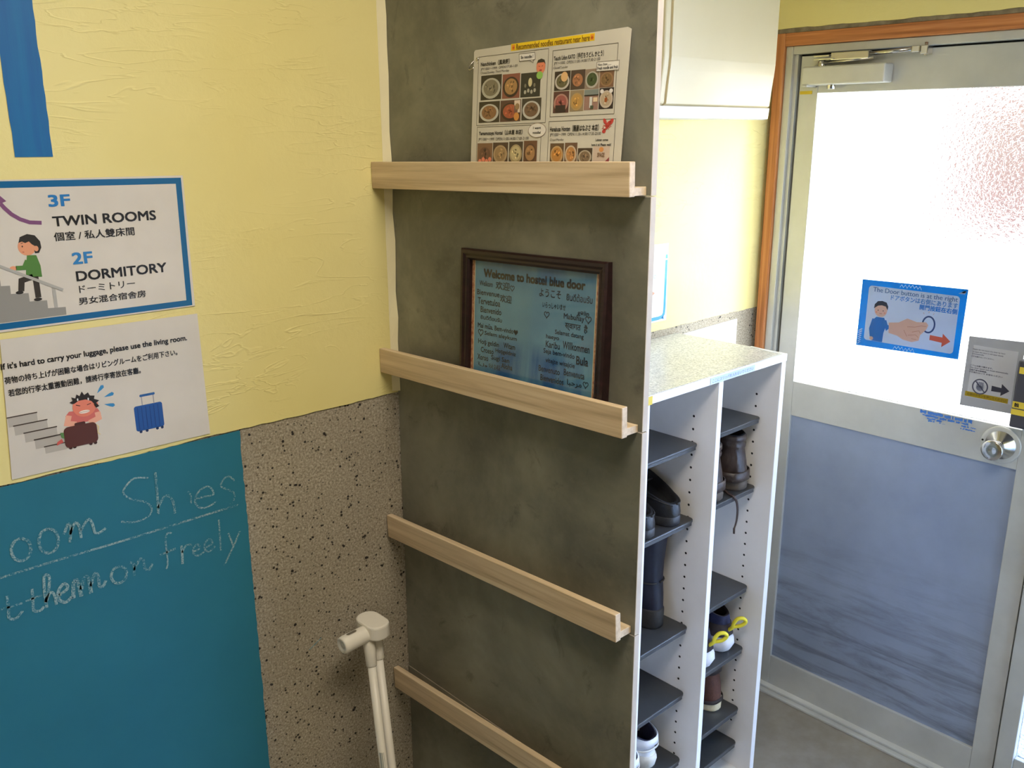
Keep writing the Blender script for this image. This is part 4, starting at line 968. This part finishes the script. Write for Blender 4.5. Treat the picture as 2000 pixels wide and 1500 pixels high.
# white sneakers
WHT = m_fabric('white sneaker leather', (226, 228, 232), (238, 238, 240), 0.5, 60); CRM = m_fabric('cream midsole', (206, 202, 190), (222, 218, 206), 0.6, 60); NLIN = m_fabric('navy lining', (34, 32, 50), (48, 46, 66), 0.85)
def wsneak(x, y, rz, lab):
    sole = [(0, 0.010, 0.275, 0.040, 0), (0.006, 0.002, 0.285, 0.045, 0), (0.030, -0.004, 0.286, 0.047, 0), (0.040, 0.0, 0.283, 0.045, 0)]
    up = [(0.038, 0.002, 0.282, 0.0445, 0), (0.055, 0.004, 0.268, 0.044, 0.02), (0.068, 0.006, 0.225, 0.042, 0.08), (0.078, 0.006, 0.175, 0.040, 0.16), (0.086, 0.003, 0.135, 0.037, 0.26, 1, 0.95)]
    r = shoe('white_sneaker', lab, (x, y, 0.190), rz, sole, up, (CRM, WHT, NLIN), 'white sneakers in the left column', 0.05, 'sneaker')
    b = MB(WHT); loft(b, [(0.070, 0.0005, 0.10, 0.0415, 0.05, 1, 0.94), (0.0705, -0.0015, 0.10, 0.0425, 0.05, 1, 0.94), (0.088, -0.0005, 0.10, 0.0405, 0.12, 1, 0.95), (0.089, 0.003, 0.10, 0.0385, 0.12, 1, 0.95)], WHT, cap_lo=False); b.build('heel_tab', r)
    b = MB(CRM); loft(b, [(0.058, 0.0015, 0.08, 0.0445, 0.02, 1, 0.93), (0.0585, -0.0005, 0.08, 0.0452, 0.02, 1, 0.93), (0.0625, -0.0005, 0.08, 0.0450, 0.02, 1, 0.93), (0.063, 0.0015, 0.08, 0.0443, 0.02, 1, 0.93)], CRM, cap_lo=False); b.build('heel_band', r)
wsneak(0.556, -0.262, -0.05, 'white sneaker beside the divider on the bottom left shelf'); wsneak(0.455, -0.284, 0.0, 'white sneaker at the picture edge, mostly behind the partition')
# brown leather boots with a hanging lace
BRN = m_leather('dark brown leather', (48, 38, 35), (70, 57, 50), 0.36); BSOLE = m_fabric('worn brown sole', (72, 62, 52), (92, 80, 68), 0.7, 120)
def lboot(x, y, rz, lab, lace):
    sole = [(0, 0.004, 0.275, 0.045, 0), (0.005, 0, 0.28, 0.048, 0), (0.020, -0.001, 0.28, 0.049, 0), (0.026, 0.002, 0.277, 0.047, 0)]
    up = [(0.024, 0.003, 0.276, 0.0465, 0), (0.048, 0.002, 0.262, 0.0465, 0.01, 1, 0.93), (0.070, 0.006, 0.215, 0.045, 0.05, 1, 0.94), (0.090, 0.011, 0.175, 0.042, 0.08, 1, 0.95), (0.106, 0.015, 0.145, 0.039, 0.10, 1, 0.95), (0.111, 0.013, 0.143, 0.0405, 0.12, 1, 0.95), (0.119, 0.012, 0.142, 0.0415, 0.12, 1, 0.95), (0.125, 0.015, 0.140, 0.0390, 0.12, 1, 0.95), (0.130, 0.012, 0.140, 0.0415, 0.14, 1, 0.95), (0.139, 0.012, 0.138, 0.0415, 0.14, 1, 0.95), (0.143, 0.016, 0.136, 0.0385, 0.14, 1, 0.95)]
    r = shoe('leather_boot', lab, (x, y, 0.871), rz, sole, up, (BSOLE, BRN, DARK), 'brown leather boots in the right column', 0.05, 'boot')
    b = MB(BRN); loft(b, [(0.026, 0.001, 0.09, 0.0475, 0, 1, 0.92), (0.027, -0.001, 0.09, 0.0485, 0, 1, 0.92), (0.050, -0.0002, 0.09, 0.0480, 0.03, 1, 0.93), (0.051, 0.003, 0.09, 0.0465, 0.03, 1, 0.93)], BRN, cap_lo=False); b.build('heel_counter', r)
    if lace:
        b = MB(mat('brown lace', (58, 42, 36), 0.7))
        for d in (0.0, 0.004):
            b.tube(smooth3([(-0.034+d, 0.06, 0.012), (-0.054+d, 0.012, 0.0035), (-0.058+d*0.8, -0.004, 0.0030), (-0.053+d, -0.012, -0.010), (-0.046+d*0.8, -0.013, -0.035), (-0.046+d*0.6, -0.0125, -0.065), (-0.053+d*0.3, -0.012, -0.085)]), 0.0019, None, 7)
        b.tube([(-0.0525, -0.012, -0.083), (-0.0515, -0.012, -0.098)], [0.003, 0.0026], None, 7); b.build('lace', r)
def smooth3(P, n=5):
    P = [Vector(p) for p in P]; out = []
    for i in range(len(P)-1):
        p0, p1, p2, p3 = P[max(i-1, 0)], P[i], P[i+1], P[min(i+2, len(P)-1)]
        for j in range(n):
            t = j/n; out.append(0.5*((2*p1)+(p2-p0)*t+(2*p0-5*p1+4*p2-p3)*t*t+(3*p1-p0-3*p2+p3)*t**3))
    return out + [P[-1]]
lboot(0.857, -0.284, -0.02, 'dark brown leather boot with a lace hanging over the shelf edge', True); lboot(0.752, -0.284, 0.02, 'dark brown leather boot half hidden behind the white divider', False)
# navy, white and yellow sneakers
NSN = m_fabric('navy knit', (30, 34, 66), (42, 48, 84), 0.75, 200); NBR = m_fabric('dark brown knit', (40, 32, 34), (52, 44, 46), 0.8, 200); MID = m_fabric('white foam midsole', (214, 216, 222), (232, 232, 236), 0.6, 60)
YLW = mat('yellow pull loop', (226, 210, 50), 0.6)
def nsneak(x, y, rz, lab):
    sole = [(0, 0.012, 0.272, 0.038, 0), (0.006, 0.004, 0.284, 0.043, 0), (0.026, -0.006, 0.286, 0.047, 0), (0.044, -0.004, 0.284, 0.046, 0), (0.050, 0.004, 0.280, 0.043, 0)]
    up = [(0.046, 0.004, 0.280, 0.0435, 0), (0.062, 0.006, 0.262, 0.0425, 0.03), (0.078, 0.009, 0.220, 0.040, 0.10), (0.092, 0.012, 0.175, 0.037, 0.20), (0.104, 0.016, 0.140, 0.034, 0.30)]
    r = shoe('running_shoe', lab, (x, y, 0.402), rz, sole, up, (MID, NSN, NBR), 'navy running shoes in the right column', 0.05, 'running shoe')
    b = MB(YLW)
    P = [(0.0, 0.008, 0.066), (0.0, -0.003, 0.078), (-0.003, -0.009, 0.095), (0.002, -0.017, 0.109), (0.013, -0.027, 0.110), (0.021, -0.029, 0.098), (0.015, -0.019, 0.085), (0.004, -0.003, 0.079)]
    b.tube(smooth3(P), 0.0050, YLW, 8); b.build('pull_loop', r)
    b = MB(NBR); loft(b, [(0.050, 0.004, 0.07, 0.0385, 0.03, 1, 0.84), (0.051, 0.0025, 0.07, 0.0395, 0.03, 1, 0.84), (0.082, 0.009, 0.08, 0.0345, 0.05, 1, 0.86), (0.083, 0.012, 0.08, 0.033, 0.05, 1, 0.86)], NBR, cap_lo=False); b.build('heel_counter', r)
nsneak(0.854, -0.276, -0.05, 'navy and white running shoe with a yellow loop beside the right side panel'); nsneak(0.755, -0.284, 0.03, 'navy and white running shoe with yellow loop, half behind the divider')
# brown shoe with cream sole
TAN = m_fabric('brown suede', (76, 46, 36), (98, 62, 48), 0.85, 220); CSO = m_fabric('cream rubber sole', (196, 182, 146), (214, 200, 164), 0.6, 120); DTR = m_fabric('dark brown tread', (38, 28, 26), (50, 40, 36), 0.8, 120)
def bshoe(x, y, rz, lab):
    sole = [(0, 0.004, 0.270, 0.043, 0), (0.004, 0.0, 0.275, 0.045, 0), (0.006, 0.0, 0.275, 0.0455, 0), (0.024, -0.001, 0.276, 0.046, 0), (0.028, 0.002, 0.273, 0.044, 0)]
    up = [(0.026, 0.002, 0.273, 0.0435, 0), (0.050, 0.002, 0.255, 0.0435, 0.01, 1, 0.93), (0.075, 0.006, 0.205, 0.042, 0.05, 1, 0.95), (0.100, 0.012, 0.160, 0.039, 0.07, 1, 0.93), (0.118, 0.013, 0.145, 0.0385, 0.09, 1, 0.95), (0.132, 0.011, 0.142, 0.040, 0.09, 1, 0.95)]
    r = shoe('suede_boot', lab, (x, y, 0.213), rz, sole, up, (CSO, TAN, DARK), 'brown suede boots in the right column', 0.05, 'boot')
    b = MB(DTR); loft(b, [(0.0265, 0.000, 0.10, 0.0450, 0, 1, 0.91), (0.027, -0.0015, 0.10, 0.0458, 0, 1, 0.91), (0.036, -0.001, 0.10, 0.0455, 0, 1, 0.91), (0.037, 0.002, 0.10, 0.0440, 0, 1, 0.91)], DTR, cap_lo=False); b.build('welt', r)
    b = MB(DTR); loft(b, [(0.112, 0.010, 0.09, 0.0400, 0.05, 1, 0.95), (0.113, 0.0085, 0.09, 0.0408, 0.05, 1, 0.95), (0.136, 0.007, 0.09, 0.0425, 0.07, 1, 0.95), (0.137, 0.010, 0.09, 0.0405, 0.07, 1, 0.95)], DTR, cap_lo=False); b.build('collar', r)
bshoe(0.852, -0.256, -0.02, 'brown suede boot with cream sole on the fifth shelf of the right column'); bshoe(0.735, -0.215, 0.0, 'brown suede boot hidden deep behind the divider')

# ------------------------------------------------------------------ white two-pole handle leaning on the wall
WP = m_paint('white plastic pole', (226, 220, 206), (232, 226, 212), (1, 1, 1), 0.4, 8)
hd = thing('long_handle', 'white two-pole handle with a stubby tube grip leaning against the speckled wall', 'handle', (0, 0, 0))
def LN(z, off):        # the poles lean back to the wall as they rise
    t = (0.82-z)/0.82
    return (-0.133-0.085*t+off[0], -0.066-0.235*t+off[1], z)
TOPZ = 0.785
for off in ((-0.014, -0.006), (0.011, 0.005)):
    b = MB(WP); b.tube([LN(0.0, off), LN(0.5, off), LN(TOPZ-0.045, off)], 0.0085, WP, 16); b.build('pole', hd)
    b = MB(WP); b.tube([LN(TOPZ-0.055, off), LN(TOPZ-0.053, off), LN(TOPZ-0.012, off), LN(TOPZ, off)], [0.0092, 0.0108, 0.0125, 0.0125], WP, 16); b.build('socket', hd)
b = MB(WP); c = Vector(LN(TOPZ+0.002, (0.0, 0.0)))
P = []
for cy, a0 in ((0.016, 0), (-0.018, 180)):
    for i in range(10):
        t = math.radians(a0+20*i); P.append((c.x+0.001+0.0245*math.cos(t), c.y+cy+0.021*math.sin(t)))
b.prism(P, 2, c.z, c.z+0.030, WP, 0.004); b.build('cap', hd)
b = MB(WP); a = c+Vector((0.0, -0.006, 0.010)); d = Vector((-0.97, -0.05, -0.03)).normalized()
b.lathe([(0, 0.0165), (0.070, 0.0175), (0.077, 0.0165), (0.079, 0.013), (0.076, 0.0095), (0.073, 0.0065), (0.076, 0.0045), (0.077, 0.0)], a, d, WP, 28); gp = b.build('grip', hd)
b = MB(mat('dark slot in grip', (110, 104, 90), 0.8)); e = a+d*0.053; side = d.cross(Vector((0, 0, 1))).normalized(); upv = side.cross(d); 
b.ngon([tuple(e+d*x+side*(-y2)+upv*0.0178) for x, y2 in ((-0.012, -0.001), (-0.009, 0.0035), (0.009, 0.0035), (0.012, -0.001), (0.009, -0.0035), (-0.009, -0.0035))]); b.build('slot', gp)
b = MB(mat('small grey sticker', (150, 156, 150), 0.5)); p = Vector(LN(0.545, (-0.014, -0.006)))
P0 = [(0.0088*math.cos(t), 0.0088*math.sin(t)) for t in [math.radians(200+i*12) for i in range(6)]]
for (x0, y0), (x1, y1) in zip(P0, P0[1:]):
    q0 = Vector(LN(0.52, (-0.014, -0.006))); q1 = Vector(LN(0.57, (-0.014, -0.006)))
    b.ngon([(q0.x+x0, q0.y+y0, q0.z), (q0.x+x1, q0.y+y1, q0.z), (q1.x+x1, q1.y+y1, q1.z), (q1.x+x0, q1.y+y0, q1.z)])
b.build('sticker', hd)
